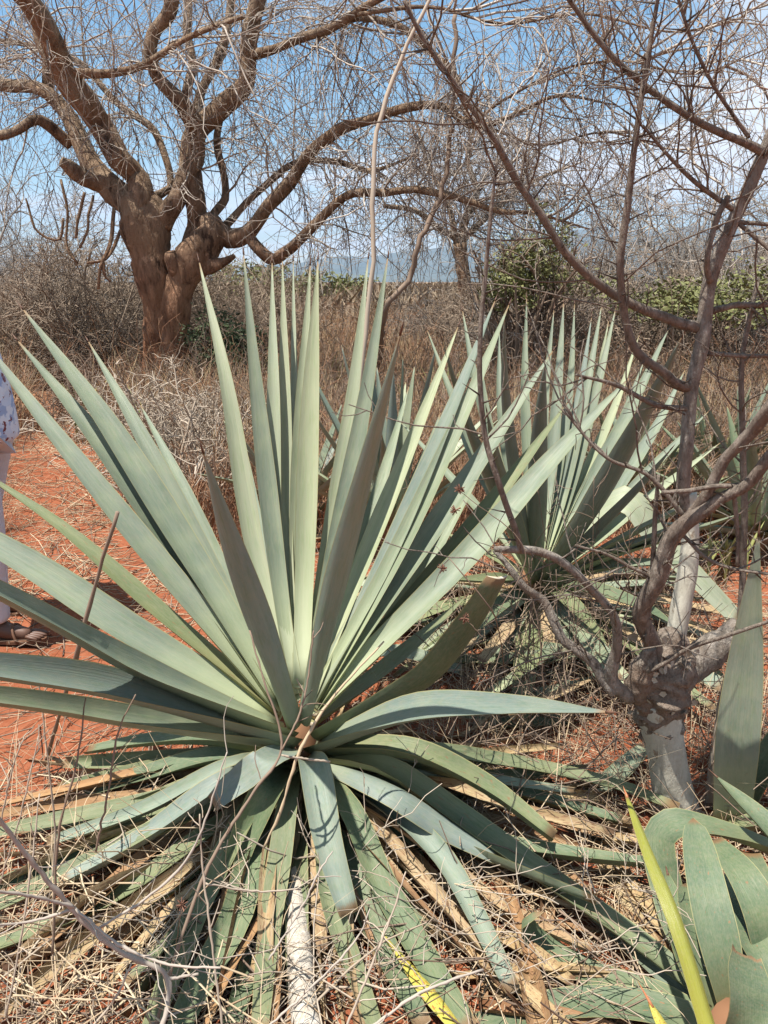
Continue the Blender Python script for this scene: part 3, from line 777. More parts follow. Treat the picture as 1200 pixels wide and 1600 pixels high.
free_agave(GZ(1120, 770, .12), 'far small agave low in the grass behind the thorn shrub', 18, 5, 0.8, .08, ['leaf', 'leaf_green'], 15, (12, 75))
free_agave(GZ(470, 800, .15), 'small agave mostly hidden behind the left half of the largest agave', 14, 4, 0.7, .07, ['leaf', 'leaf_blue'], 21, (25, 80))

# ---- agave at the lower right, only its near leaves in the frame
O5 = GZ(1150, 1640, .12)
ag5 = empty('agave', (O5[0], O5[1], 0.0))
tag(ag5, 'agave cut off by the lower right corner, curled green leaves and one chopped blade', 'agave', 'sisal agaves')
V, Q, T3 = tube(np.array([(0, 0, -0.02), (0, 0, 0.10), (0, 0, 0.2)]), [0.06, 0.07, 0.04], 10, 0.06)
obj('stem', np_mesh('stem', V, [Q, T3], mats=[M['leaf_rust']]), ag5)
near = 0.00125
drape(ag5, [
    ([(1180, 1650, 'z', .14), (1060, 1585, 'z', .10), (930, 1565, 'z', .07), (800, 1585, 'z', .05), (715, 1620, 'z', .04)], 66, 'leaf_green', {'cut': True, 'cup': .12}),
    ([(1160, 1640, 'z', .12), (1040, 1560, 'z', .07), (930, 1525, 'z', .05), (850, 1480, 'z', .06), (822, 1445, 'z', .12), (850, 1425, 'z', .17)], 58, 'leaf_green', {'blunt': True, 'cup': .2, 'n': 24}),
    ([(1150, 1600, 'z', .14), (1130, 1500, 'z', .26), (1105, 1390, 'z', .34), (1083, 1278, 'z', .38)], 62, 'leaf_green', {'blunt': True, 'cup': .15, 'face': .6}),
    ([(1230, 1330, 'z', .22), (1150, 1300, 'z', .25), (1060, 1285, 'z', .26), (1030, 1310, 'z', .22), (1045, 1400, 'z', .14), (1065, 1490, 'z', .08)], 70, 'leaf_green', {'blunt': True, 'cup': .1, 'n': 26}),
    ([(1112, 1312, 'z', .33), (1158, 1362, 'z', .34), (1192, 1430, 'z', .30), (1208, 1505, 'z', .22), (1215, 1600, 'z', .15)][::-1], 62, 'leaf_green', {'cut': True, 'cup': .15, 'n': 24, 'face': .3}),
    ([(1290, 1400, 'z', .20), (1200, 1290, 'z', .30), (1116, 1210, 'z', .33)], 52, 'leaf_green', {'cup': .35}),
    ([(1170, 1660, 'z', .22), (1172, 1570, 'z', .30), (1166, 1490, 'z', .34)], 84, 'leaf_green', {'cut': True, 'cup': .12, 'face': -.8, 'ragged': .006}),
    ([(1120, 1620, 'z', .10), (1120, 1540, 'z', .18), (1095, 1450, 'z', .2), (1072, 1380, 'z', .18)], 60, 'leaf_green', {'blunt': True}),
    ([(1240, 1640, 'z', .14), (1230, 1560, 'z', .22), (1180, 1470, 'z', .26), (1130, 1400, 'z', .24)], 60, 'leaf_green', {'blunt': True}),
    ([(1170, 1640, 'z', .08), (1165, 1540, 'z', .16), (1150, 1440, 'z', .22), (1140, 1340, 'z', .26)], 70, 'leaf_green', {'cup': .3}),
    ([(1150, 1640, 'z', .06), (1100, 1540, 'z', .12), (1062, 1440, 'z', .16), (1042, 1360, 'z', .18)], 64, 'leaf_green', {'cup': .3}),
    ([(1200, 1640, 'z', .06), (1200, 1520, 'z', .14), (1190, 1400, 'z', .20), (1170, 1330, 'z', .22)], 64, 'leaf_green', {'cut': True, 'cup': .3}),
], near)
# spear leaf, yellow-green with a red tip
add_leaf(ag5, [GZ(1118, 1640, .30), GZ(1060, 1450, .42), GZ(1010, 1325, .47), GZ(978, 1240, .49)], .030, 'leaf_spear', cup=-.55, thick=.018, wide=.25, base_w=.95, spine=True, spine_mat='spine_red', label='stiff rolled yellow-green spear leaf with red-brown tip', profile=([0, .5, .85, 1], [1, .92, .55, .2]))
add_leaf(ag5, [GZ(1060, 1640, .34), GZ(1035, 1600, .37), GZ(1012, 1560, .39)], .022, 'leaf_yellow', cup=-.4, thick=.014, spine=True, spine_mat='spine_red', label='yellow leaf tip ending in a red spine')
# tall flat blade standing beside the thorn shrub: belongs to a plant off the right edge
O6 = GZ(1140, 1290, .02)
ag6 = empty('agave', (O6[0], O6[1], 0.0))
tag(ag6, 'tall grey-green agave blade standing upright right of the thorn shrub trunk', 'agave', 'sisal agaves')
add_leaf(ag6, [PY(1143, 1290, O6[1]), PY(1150, 1180, O6[1] - .01), PY(1166, 1020, O6[1] + .02), PY(1186, 830, O6[1] + .04)], .115, 'leaf', rdir=(0.2, 1, 0), face=.9, cup=.12, wide=.3, base_w=.9)
add_leaf(ag6, [PY(1152, 1288, O6[1] + .03), PY(1200, 1190, O6[1] + .05), PY(1290, 1050, O6[1] + .1)], .09, 'leaf_green', cup=.3)
add_leaf(ag6, [PY(1135, 1292, O6[1] - .02), PY(1240, 1270, O6[1] - .1), PY(1330, 1250, O6[1] - .15)], .08, 'leaf_green', cup=.3, cut=True)

# ---- fallen and cut leaves
def fallen(pts, w, mat, label, cat='leaf', group=None, **kw):
    P = np.array([PT(p) for p in pts]); o0 = np.array([P[:, 0].mean(), P[:, 1].mean(), 0])
    me, C, T, N, ww = leaf_mesh('fallen_leaf', P - o0, w, M[mat], **kw)
    o = obj('fallen_leaf', me, None, o0); tag(o, label, cat, group); return o
fallen([(596, 1455, 'z', .10), (650, 1525, 'z', .10), (725, 1620, 'z', .10)], .034, 'leaf_yellow', 'yellow dying agave leaf with orange tip at the bottom centre', cup=-.4, base_w=.15, wide=.6, cut=True)
fallen([(700, 1262, 'z', .05), (880, 1385, 'z', .05), (1010, 1500, 'z', .06), (1120, 1610, 'z', .07)], .06, 'leaf', 'long grey-green cut leaf lying diagonally to the lower right', cup=.35, cut=True)
fallen([(905, 1260, 'z', .03), (960, 1215, 'z', .05), (1010, 1165, 'z', .07)], .07, 'leaf', 'short pale cut leaf leaning beside the thorn shrub trunk', cut=True)
fallen([(690, 1125, 'z', .03), (820, 1130, 'z', .03), (930, 1120, 'z', .03)], .07, 'leaf_green', 'green cut leaf lying level just under the horizontal blade', cut=True)
fallen([(600, 1090, 'z', .06), (690, 1040, 'z', .06), (790, 980, 'z', .05), (900, 960, 'z', .04)], .08, 'leaf_old', 'faded cut leaf running behind the truncated dark blade', cut=True)
fallen([(700, 1010, 'z', .05), (830, 985, 'z', .05), (960, 960, 'z', .05)], .07, 'leaf', 'grey cut leaf on the heap below the mid-sized agave', cut=True)
fallen([(740, 1060, 'z', .04), (860, 1010, 'z', .06), (1000, 930, 'z', .08)], .10, 'leaf', 'broad pale cut leaf slanting up through the heap left of the shrub', cut=True)
fallen([(640, 1065, 'z', .03), (720, 1060, 'z', .05), (800, 1075, 'z', .03)], .05, 'leaf_dead', 'tan dead leaf lying above the horizontal blade', cut=True, twist=.7, thick=.004)
fallen([(1075, 1060, 'z', .05), (1010, 990, 'z', .06), (940, 930, 'z', .06)], .08, 'leaf_green', 'dark green cut leaf passing behind the shrub stems', cut=True)
fallen([(1180, 1130, 'z', .03), (1110, 1050, 'z', .06), (1050, 990, 'z', .08)], .07, 'leaf_old', 'faded leaf on bare red soil right of the shrub stems', cut=True)
heap = 'cut agave leaf on the heap between the two large agaves'
for k in range(34):
    px, py = random.uniform(620, 1010), random.uniform(905, 1085); c = GZ(px, py, random.uniform(.02, .14))
    a = random.gauss(.1, .45); h_ = random.uniform(.16, .42); dz = random.uniform(-.03, .05)
    v = np.array([math.cos(a), math.sin(a), 0]) * h_
    P = np.array([c - v, c + np.array([0, 0, random.uniform(-.01, .05)]), c + v + np.array([0, 0, dz])]); P[:, 2] = np.maximum(P[:, 2], .02)
    o0 = np.array([c[0], c[1], 0]); dead = k % 5 == 0
    me, *_ = leaf_mesh('fallen_leaf', P - o0, random.uniform(.05, .10) * (.6 if dead else 1), M['leaf_dead' if dead else random.choice(['leaf_old', 'leaf', 'leaf', 'leaf_pale', 'leaf_green'])], cut=k % 3 > 0, cup=random.uniform(.1, .5), twist=random.uniform(-.6, .6), n=12, thick=.004 if dead else .010)
    tag(obj('fallen_leaf', me, None, o0), 'tan dead leaf lying on the heap between the two large agaves' if dead else heap, 'leaf', 'leaves heaped between the agaves')
for k in range(46):
    px, py = random.uniform(540, 1030), random.uniform(1270, 1600); c = GZ(px, py, random.uniform(.02, .06))
    a = random.gauss(-.9, .5); h_ = random.uniform(.10, .30); v = np.array([math.cos(a), math.sin(a), 0]) * h_
    P = np.array([c - v, c + np.array([0, 0, random.uniform(0, .03)]), c + v]); P[:, 2] = np.maximum(P[:, 2], .015); o0 = np.array([c[0], c[1], 0])
    me, *_ = leaf_mesh('fallen_leaf', P - o0, random.uniform(.02, .05), M[('leaf_dead', 'leaf_rust')[k % 2]], cut=True, cup=random.uniform(.3, .9), twist=random.uniform(-1.2, 1.2), n=12, thick=.003, ragged=.008)
    tag(obj('fallen_leaf', me, None, o0), ('curled tan dead leaf', 'curled rust-brown dead leaf')[k % 2] + (' on the ground left of the yellow-green spear leaf' if px > 860 else ' under the drooping leaves right of the white stalk' if px < 700 else ' on the ground between stalk and spear leaf'), 'leaf', 'dead leaves on the ground in front')
# weathered flower stalk stump
P = np.array([PT(p) for p in [(455, 1345, 'z', .12), (462, 1420, 'z', .10), (470, 1520, 'z', .08), (484, 1640, 'z', .07)]]); o0 = np.array([P[0][0], P[0][1], 0])
V, Q, T3 = tube(spline(P - o0, 22), np.interp(np.linspace(0, 1, 22), [0, .2, 1], [.020, .0255, .031]), 16, 0.05)
tag(obj('weathered_stalk', np_mesh('weathered_stalk', V, [Q, T3], mats=[M['stalk']]), None, o0), 'thick white weathered dead stalk lying at the bottom centre', 'stalk')

# ------------------------------------------------------------------ the big tree
YT = 9.4
tree = empty('tree', tuple(GZ(262, 640, 0)[:2]) + (0.0,))
TX, TY = tree.location[0], tree.location[1]
YT = TY
tag(tree, 'big leafless multi-stemmed tree with reddish-brown trunk on the left', 'tree')
mpx = YT / FPX * 1.0
def limb(pts, lumpy=0.10, sides=12, n=None, name='branch', mat='limb_bark'):
    P = np.array([PY(a, b, YT + dy) for a, b, dy, r in pts]) - np.array([TX, TY, 0]); rr = [r * (0.74 if name == 'branch' else 0.88) * (YT / FPX) for *_, r in pts]
    n = n or max(10, 5 * len(pts))
    C, r = spline(P, n, rr)
    if name == 'branch':     # crooked growth: knees where shoots died back
        kk = np.linspace(0, 1, max(4, n // 4)); zz = np.stack([np.interp(np.linspace(0, 1, n), kk, rng.normal(size=len(kk))) for _ in range(3)], 1)
        C = C + zz * (r[:, None] * .38 + .008) * np.minimum(1, np.arange(n) / 4.0)[:, None]
    ph = rng.uniform(0, 6.28, 4)
    def lump(nn, ss):
        a = np.linspace(0, 2 * math.pi, ss, endpoint=False)[None, :]; t = np.linspace(0, 1, nn)[:, None] * nn * 0.35
        return 1 + lumpy * (0.6 * np.sin(2 * a + ph[0] + 0.6 * t) + 0.5 * np.sin(3 * a + ph[1] - 0.8 * t) + 0.5 * np.sin(1.7 * t + ph[2])) + rng.normal(size=(nn, ss)) * lumpy * 0.25
    V, Q, T3 = tube(C, r, sides, 0, True, lump)
    obj(name, np_mesh(name, V, [Q, T3], mats=[M[mat]]), tree)
    return C
limbs = []
limb([(256, 665, 0, 46), (254, 600, 0, 34), (252, 540, 0, 28), (247, 480, 0, 29), (241, 430, 0, 33), (234, 380, 0, 37), (222, 335, 0, 36), (205, 305, 0, 30)], .13, 22, 46, 'trunk', 'tree_bark')
limb([(274, 660, -.2, 32), (273, 570, -.15, 22), (272, 500, -.12, 23), (280, 450, -.1, 27), (298, 412, -.1, 32), (318, 385, -.08, 30), (332, 358, -.05, 25), (324, 340, 0, 15)], .15, 20, 40, 'trunk', 'tree_bark')
limb([(285, 445, -.05, 18), (274, 418, -.18, 15), (267, 398, -.26, 12), (266, 394, -.27, 9)], .12, 12, 12, 'stub', 'tree_bark')
limb([(312, 415, -.08, 18), (335, 414, -.2, 12), (350, 409, -.25, 8), (366, 400, -.3, 4)], .12, 10, 12, 'stub', 'tree_bark')
limb([(165, 288, .05, 16), (128, 275, -.1, 14), (105, 258, -.2, 10), (95, 252, -.24, 8)], .1, 10, 14, 'stub', 'tree_bark')
A = limbs.append
A(limb([(222, 330, 0, 30), (205, 262, 0, 22), (168, 205, -.1, 24), (130, 150, -.2, 23), (100, 90, -.4, 21), (68, 40, -.6, 19), (30, -10, -.8, 17), (-30, -90, -1., 14)]))
A(limb([(205, 318, 0, 28), (160, 288, .1, 23), (125, 252, .2, 22), (100, 195, .4, 16), (70, 150, .6, 14), (10, 136, .8, 12), (-80, 120, 1., 9)]))
A(limb([(75, 155, .6, 11), (70, 100, .6, 11), (62, 40, .7, 10), (60, -40, .8, 9)]))
A(limb([(110, 225, .3, 12), (60, 190, 0, 9), (0, 215, -.2, 9), (-70, 225, -.3, 7)]))
A(limb([(250, 350, 0, 24), (272, 310, 0, 20), (295, 250, 0, 18), (300, 205, 0, 17), (280, 165, -.1, 14), (248, 120, -.2, 12), (240, 70, -.3, 12), (262, 20, -.4, 13), (275, -40, -.5, 11)]))
A(limb([(300, 400, .1, 24), (302, 340, .1, 20), (304, 280, .05, 20), (312, 215, .1, 22), (345, 175, .1, 20), (382, 130, 0, 17), (395, 65, 0, 15), (405, 0, -.1, 14), (415, -60, -.2, 12)]))
A(limb([(300, 200, .1, 12), (305, 150, .3, 10), (340, 90, .4, 9), (358, 30, .5, 8), (365, -30, .6, 7)]))
A(limb([(392, 85, 0, 10), (440, 72, -.4, 8), (500, 50, -.8, 7), (560, 20, -1.2, 6), (640, -30, -1.6, 4)]))
A(limb([(320, 350, .1, 22), (352, 362, 0, 19), (392, 358, -.1, 16), (425, 320, -.2, 14), (470, 262, -.4, 11), (520, 205, -.6, 9.5), (580, 188, -.8, 8.5), (640, 172, -1., 7.5), (690, 172, -1.1, 7), (735, 198, -1.2, 6), (800, 178, -1.4, 4), (870, 150, -1.6, 2.6), (960, 165, -1.9, 1.2)]))
A(limb([(385, 365, -.1, 13), (412, 398, -.2, 12), (430, 408, -.25, 12), (462, 388, -.4, 10), (500, 345, -.6, 8.5), (545, 308, -.8, 7.5), (600, 298, -1., 7), (660, 298, -1.2, 6.5), (720, 310, -1.3, 6), (780, 330, -1.5, 4), (850, 335, -1.7, 2.6), (920, 360, -1.9, 1.2)]))
A(limb([(345, 360, .2, 9), (395, 305, .2, 7), (455, 258, .1, 6), (520, 252, 0, 5.5), (580, 264, -.1, 4.5), (650, 240, -.2, 1.4)]))
A(limb([(735, 198, -1.2, 5), (700, 100, -1., 5), (640, 50, -.9, 6), (560, 30, -.8, 5), (500, 60, -.6, 4)]))
A(limb([(330, 340, .3, 9), (350, 300, .4, 8), (338, 225, .5, 7), (352, 160, .6, 6)]))
A(limb([(235, 310, .5, 10), (265, 290, .6, 8), (240, 200, .8, 8), (190, 165, 1., 7), (120, 100, 1.3, 6), (40, 70, 1.6, 5), (-60, 60, 1.9, 4)]))
A(limb([(290, 150, .3, 9), (300, 80, .5, 8), (290, 0, .7, 7)]))
A(limb([(112, 114, -.3, 9), (220, 105, -.5, 6), (300, 60, -.8, 5), (380, 30, -1.1, 4)]))
A(limb([(735, 198, -1.2, 3), (800, 150, -1.6, 2.2), (880, 105, -2., 1.8), (970, 95, -2.3, 1.5), (1080, 115, -2.6, 1.2), (1210, 70, -2.9, .8)]))
A(limb([(560, 22, -1.2, 4), (680, 12, -1.6, 2.6), (800, 40, -1.9, 2), (920, 25, -2.2, 1.6), (1060, 50, -2.6, 1.2), (1200, 10, -3., .8)]))
A(limb([(760, 200, -1.3, 2.4), (850, 225, -1.5, 1.8), (950, 205, -1.8, 1.5), (1060, 235, -2., 1.2), (1150, 215, -2.2, 1.2)]))
# dead hanging ends under the left limb
for pts in ([(132, 300, -.3, 5), (122, 340, -.3, 5), (116, 372, -.3, 5)], [(146, 305, -.2, 4), (138, 350, -.25, 4), (124, 388, -.3, 4)], [(178, 325, -.2, 6), (170, 385, -.3, 6), (158, 415, -.4, 5), (152, 452, -.4, 4)], [(160, 408, -.4, 5), (170, 438, -.4, 4)], [(188, 360, -.1, 5), (165, 400, -.3, 5), (136, 410, -.4, 4)], [(95, 280, -.3, 4), (105, 330, -.3, 4), (104, 390, -.3, 4), (118, 412, -.3, 4)], [(40, 310, .2, 3), (60, 360, .2, 4), (92, 375, .2, 4), (98, 340, .2, 4)]):
    limb([q[:3] + (q[3] * .62,) for q in pts], .12, 7, 12)

# crown of bare twigs
def crown_from(limbs, n1, n2, n3, l1, l2, l3, r1, r2, r3, droop=(.05, .12, .10), skip=0.18, n4=0):
    segs = []
    for C in limbs:
        q = np.linspace(skip, 1, 10) * (len(C) - 1); k = np.minimum(q.astype(int), len(C) - 2); f = (q - k)[:, None]
        segs.append(C[k] * (1 - f) + C[k + 1] * f)
    L0 = np.array(segs); ln = np.linalg.norm(np.diff(L0, axis=1), axis=2).sum(1)
    s, d, i, t = sprout(L0, n1, 0.0, 1.0, (.5, 1.3), ln / ln.sum())
    P1 = grow(s, d, U(*l1, n1), 9, .22, droop[0])
    s, d, i, t = sprout(P1, n2, .1, 1.0, (.4, 1.2))
    P2 = grow(s, d, U(*l2, n2), 7, .34, droop[1])
    s, d, i, t = sprout(P2, n3, .1, 1.0, (.4, 1.2))
    P3 = grow(s, d, U(*l3, n3), 5, .42, droop[2])
    parts = [strands(P1, taper(n1, 9, r1 * U(.6, 1.3, n1), r1 * .4), 4), strands(P2, taper(n2, 7, r2 * U(.7, 1.3, n2), r2 * .5), 3), strands(P3, taper(n3, 5, r3, r3 * .6), 3)]
    return joinq(parts), P1, P2
(V, Q), P1, P2 = crown_from(limbs, 330, 1900, 6400, (.6, 1.9), (.35, 1.0), (.12, .4), .011, .0046, .0029, (.04, .08, .07))
tag(obj('twigs', np_mesh('twigs', V, Q, mats=[M['twig_grey']]), tree), kind='stuff')
# long hanging twigs under the crown
s, d, i, t = sprout(P1, 420, .2, 1.0)
d[:, 2] -= 1.0
P = grow(s, d, U(.5, 1.5, 420), 12, .16, .22)
s2, d2, i2, t2 = sprout(P, 900, .1, 1, (.4, 1.0)); P5 = grow(s2, d2, U(.08, .3, 900), 4, .35, .2)
V, Q = joinq([strands(P, taper(420, 12, .0050, .0026), 3), strands(P5, taper(900, 4, .0026, .0018), 3)])
tag(obj('hanging_twigs', np_mesh('hanging_twigs', V, Q, mats=[M['twig_brown']]), tree), kind='stuff')

# ------------------------------------------------------------------ lianas
def rope(name, pts, label, cat, mat, sides=8, n=40, wob=.0, group=None, rough=.05):
    P = np.array([PT(p[:-1]) for p in pts]); o0 = np.array([P[0][0], P[0][1], 0])
    C, r = spline(P - o0, n, [p[-1] for p in pts])
    C[1:-1] += rng.normal(size=(n - 2, 3)) * wob
    V, Q, T3 = tube(C, r, sides, rough)
    return tag(obj(name, np_mesh(name, V, [Q, T3], mats=[M[mat]]), None, o0), label, cat, group)
rope('liana', [(560, 985, 'z', 0.0, 0.01014), (562, 620, 3.25, 0.00975), (573, 500, 3.3, 0.00975), (583, 400, 3.35, 0.00975), (583, 300, 3.4, 0.00975), (590, 200, 3.45, 0.00936), (612, 130, 3.5, 0.00858), (644, 55, 3.55, 0.00780), (690, -40, 3.6, 0.00702), (760, -180, 3.6, 0.00546)], 'pale tan bare stem rising behind the largest agave to the top edge', 'stem', 'twig_pale', 10, 44, .002)
rope('liana', [(594, 640, 'z', 0.0, .03), (600, 490, 8.0, .028), (640, 430, 8.0, .028), (655, 380, 8.0, .027), (690, 300, 8.1, .025), (705, 170, 8.2, .022), (712, 20, 8.3, .02)], 'dark twisted vine hanging left of the far small tree', 'vine', 'twig_brown', 8, 60, .012)

# ------------------------------------------------------------------ bare bushes and trees of the scrub
def bush_mesh(name, n0, n1, n2, n3, h, spread, r0, rt, mat, droop=.02, wig=.3):
    a = U(0, 6.28, n0); s = np.stack([np.cos(a) * U(0, .12 * spread, n0), np.sin(a) * U(0, .12 * spread, n0), np.zeros(n0) - .02], 1)
    d = np.stack([np.cos(a) * U(.1, .9, n0) * spread / h, np.sin(a) * U(.1, .9, n0) * spread / h, np.ones(n0)], 1)
    P0 = grow(s, d, h * U(.6, 1.05, n0), 9, .16, droop)
    s, d, i, t = sprout(P0, n1, .15, 1, (.4, 1.1)); P1 = grow(s, d, h * U(.2, .5, n1), 7, wig, droop)
    s, d, i, t = sprout(P1, n2, .1, 1, (.4, 1.2)); P2 = grow(s, d, h * U(.08, .26, n2), 5, wig, droop)
    s, d, i, t = sprout(P2, n3, .1, 1, (.4, 1.2)); P3 = grow(s, d, h * U(.04, .11, n3), 4, wig, droop)
    for P in (P0, P1, P2, P3): P[:, :, 2] = np.maximum(P[:, :, 2], -.02)
    V, Q = joinq([strands(P0, taper(n0, 9, r0, r0 * .45), 5), strands(P1, taper(n1, 7, r0 * .45, rt * 1.3), 3), strands(P2, taper(n2, 5, rt * 1.2, rt * .8), 3), strands(P3, taper(n3, 4, rt * .9, rt * .6), 3)])
    return np_mesh(name, V, Q, mats=[mat]), P2
thick = [bush_mesh('dry_bush', 16, 120, 800, 2200, 1.7, 1.3, .018, .0042, M[m])[0] for m in ('twig_thicket', 'twig_thicket', 'twig_far')]
tall = [bush_mesh('bare_thorn_tree', 7, 120, 900, 2600, 3.6, 2.6, .038, .0045, M[m], .03)[0] for m in ('twig_far', 'twig_grey')]
small = [bush_mesh('dry_bush', 12, 70, 300, 500, .9, .9, .010, .0032, M[m])[0] for m in ('twig_brown', 'twig_pale')]
def place(mesh, name, px, Y, sc, label, cat, group=None, sz=None, col_dx=0):
    x = PY(px, 500, Y)[0]
    o = obj(name, mesh, None, (x, Y, float(gz(x, Y))))
    o.rotation_euler = (0, 0, random.uniform(0, 6.28)); o.scale = (sc, sc, sz or sc)
    return tag(o, label, cat, group)
G1 = 'leafless bushes of the dry thicket'
T1 = 'tangled leafless grey-brown bush in the dry thicket behind the big tree'
for px, Y, s in [(90, 12.0, 1.15), (150, 11.0, 1.1), (190, 12.5, 1.1), (20, 15.0, 1.05), (-60, 13, 1.1), (330, 11.5, 1.0), (385, 12.5, 1.0), (430, 14, .95), (300, 13, 1.1), (120, 14.5, 1.2), (240, 15, 1.1), (-150, 16, 1.2)]:
    place(thick[int(px) % 3], 'dry_bush', px, Y, s * random.uniform(.9, 1.1), ('tangled leafless bush at the far left edge behind the person' if px < 60 else 'tangled leafless grey-brown bush just left of the big tree trunk' if px < 250 else 'tangled leafless bush in the gap right of the big tree trunk'), 'bush', G1)
T2 = 'leafless twiggy bush in the thicket right of centre below the hills'
for px, Y, s in [(800, 11.5, .95), (850, 10.5, 1.0), (905, 11.5, 1.1), (960, 10.8, 1.0), (1020, 12, 1.1), (1080, 11, 1.0), (1140, 12.5, 1.1), (1190, 11, 1.1), (1260, 12, 1.2), (1330, 13, 1.2), (760, 13.5, .9), (680, 15, .8), (880, 14, 1.2)]:
    place(thick[int(px) % 3], 'dry_bush', px, Y, s * random.uniform(.9, 1.1), ('leafless twiggy bush right of the small far tree below the hills' if px < 830 else 'leafless twiggy bush behind the tips of the mid-sized agave' if px < 1000 else 'leafless twiggy bush behind the upright thorn shrub stem' if px < 1170 else 'leafless twiggy bush at the right edge below the hills'), 'bush', G1)
T3_ = 'tall bare thorn tree standing in the thicket on the right'
for px, Y, s in [(850, 14.5, .68), (920, 15.5, .85), (990, 14, .78), (1065, 15, .85), (1140, 14, .8), (1215, 15, .9), (1310, 14, .85)]:
    place(tall[int(px) % 2], 'bare_thorn_tree', px, Y, s, {850: 'bare thorn tree leftmost in the right thicket, behind the leafy bush', 920: 'bare thorn tree behind the tips of the mid-sized agave', 990: 'bare thorn tree directly behind the upward curving thorn shrub branch', 1065: 'bare thorn tree just left of the thorn shrub stem in the thicket', 1140: 'bare thorn tree just right of the thorn shrub stem in the thicket', 1215: 'bare thorn tree at the right edge of the thicket', 1310: 'bare thorn tree rightmost, mostly beyond the right edge'}[px], 'tree', 'bare thorn trees of the thicket')
T4 = 'bare grey tree far behind at the left edge'
for px, Y, s in [(30, 20, .95), (-60, 18, 1.0), (110, 24, 1.0), (-160, 17, 1.1)]:
    place(tall[int(px) % 2], 'bare_thorn_tree', px, Y, s, {30: 'bare grey tree far behind at the left edge', -60: 'bare grey tree far behind, just beyond the left edge', 110: 'farthest bare grey tree seen between left edge and big tree', -160: 'bare grey tree beyond the left edge, nearest of the far ones'}[px], 'tree', 'bare thorn trees of the thicket')

# small bare tree in the middle distance
YF = 15.0
ft = empty('tree', tuple(PY(728, 500, YF)[:2]) + (0.0,))
tag(ft, 'small dark bare tree in the middle distance right of the dark vine', 'tree')
fx, fy = ft.location[0], ft.location[1]
fl = []
for q, pts in enumerate([[(730, 560, 0, 10), (728, 470, 0, 10), (722, 410, 0, 10), (718, 380, 0, 11)], [(720, 390, 0, 8), (712, 370, 0, 7), (690, 360, 0, 5), (650, 330, -.4, 4), (600, 322, -.8, 3)], [(720, 385, 0, 8), (725, 350, .2, 7), (745, 300, .4, 5), (730, 250, .6, 4), (745, 190, .8, 3)], [(722, 375, 0, 6), (760, 340, .3, 4), (820, 290, .6, 3), (890, 260, .9, 2)], [(712, 372, 0, 5), (700, 320, .5, 4), (670, 260, 1, 3), (650, 190, 1.4, 2)]]):
    P = np.array([PY(a, b, YF + dy) for a, b, dy, r in pts]) - np.array([fx, fy, 0])
    C, r = spline(P, 18, [p[3] * YF / FPX for p in pts])
    V, Q, T3 = tube(C, r, 8, .08)
    obj('trunk' if q == 0 else 'branch', np_mesh('branch', V, [Q, T3], mats=[M['limb_bark']]), ft)
    if q: fl.append(C)
(V, Q), *_ = crown_from(fl, 110, 900, 2600, (.8, 1.9), (.4, .9), (.2, .5), .014, .0066, .0042, (.03, .06, .06), .05)
tag(obj('twigs', np_mesh('twigs', V, Q, mats=[M['twig_far']]), ft), kind='stuff')

# pale brushwood heaped in front of the big tree
def brush(pts_list, label, Y):
    root = None
for px, Y, s in [(225, 5.6, .95), (265, 5.2, .9), (305, 5.6, .9), (200, 6.4, 1.0), (330, 6.2, .9)]:
    place(small[1], 'dead_brush', px, Y, s, {225: 'pale dead brushwood in front of the big tree trunk, left middle of the heap', 265: 'nearest pale dead brushwood of the heap before the big tree trunk', 305: 'pale dead brushwood right of the heap middle before the big tree', 200: 'pale dead brushwood at the left end of the heap, farthest back', 330: 'pale dead brushwood at the right end of the heap before the big tree'}[px], 'brush', 'dead brush at the tree foot')
for px, Y, s in [(560, 7.5, .8), (640, 6.8, .75), (720, 7.2, .8), (790, 6.4, .7), (900, 6.2, .8), (980, 5.8, .8), (1040, 6.4, .9), (1110, 5.6, .8), (1180, 6.2, .9), (420, 6.8, .8), (360, 7.4, .8), (480, 8.4, .9), (150, 7.8, .9), (60, 8.6, .9), (1160, 4.6, .7), (1040, 4.8, .6), (940, 4.9, .6)]:
    place(small[0], 'dry_bush', px, Y, s, ('low leafless bush in the dry grass beside the red path' if px < 200 else 'low leafless bush in the grass behind the left half of the largest agave' if px < 500 else 'low leafless bush in the grass between the largest and mid-sized agaves' if px < 800 else 'low leafless bush in the grass behind the mid-sized agave' if px < 1030 else 'low leafless bush in the grass behind the thorn shrub'), 'bush', 'low dry bushes')
# thick pale dead branches of the brushwood
snag = bush_mesh('dead_branch', 4, 16, 46, 90, 1.15, 1.2, .017, .0052, M['twig_pale'], .0, .17)[0]
for px, Y, sc, lab in [(232, 4.7, .78, 'thickest forked pale dead branch standing in the brush below the big tree'), (305, 4.9, .70, 'pale dead thorny branch leaning right of the brush below the big tree'), (190, 5.3, .66, 'pale dead thorny branch left of the brush below the big tree'), (262, 5.4, .8, 'tallest pale thorny branch against the foot of the big tree trunk')]:
    place(snag, 'dead_branch', px, Y, sc, lab, 'branch')

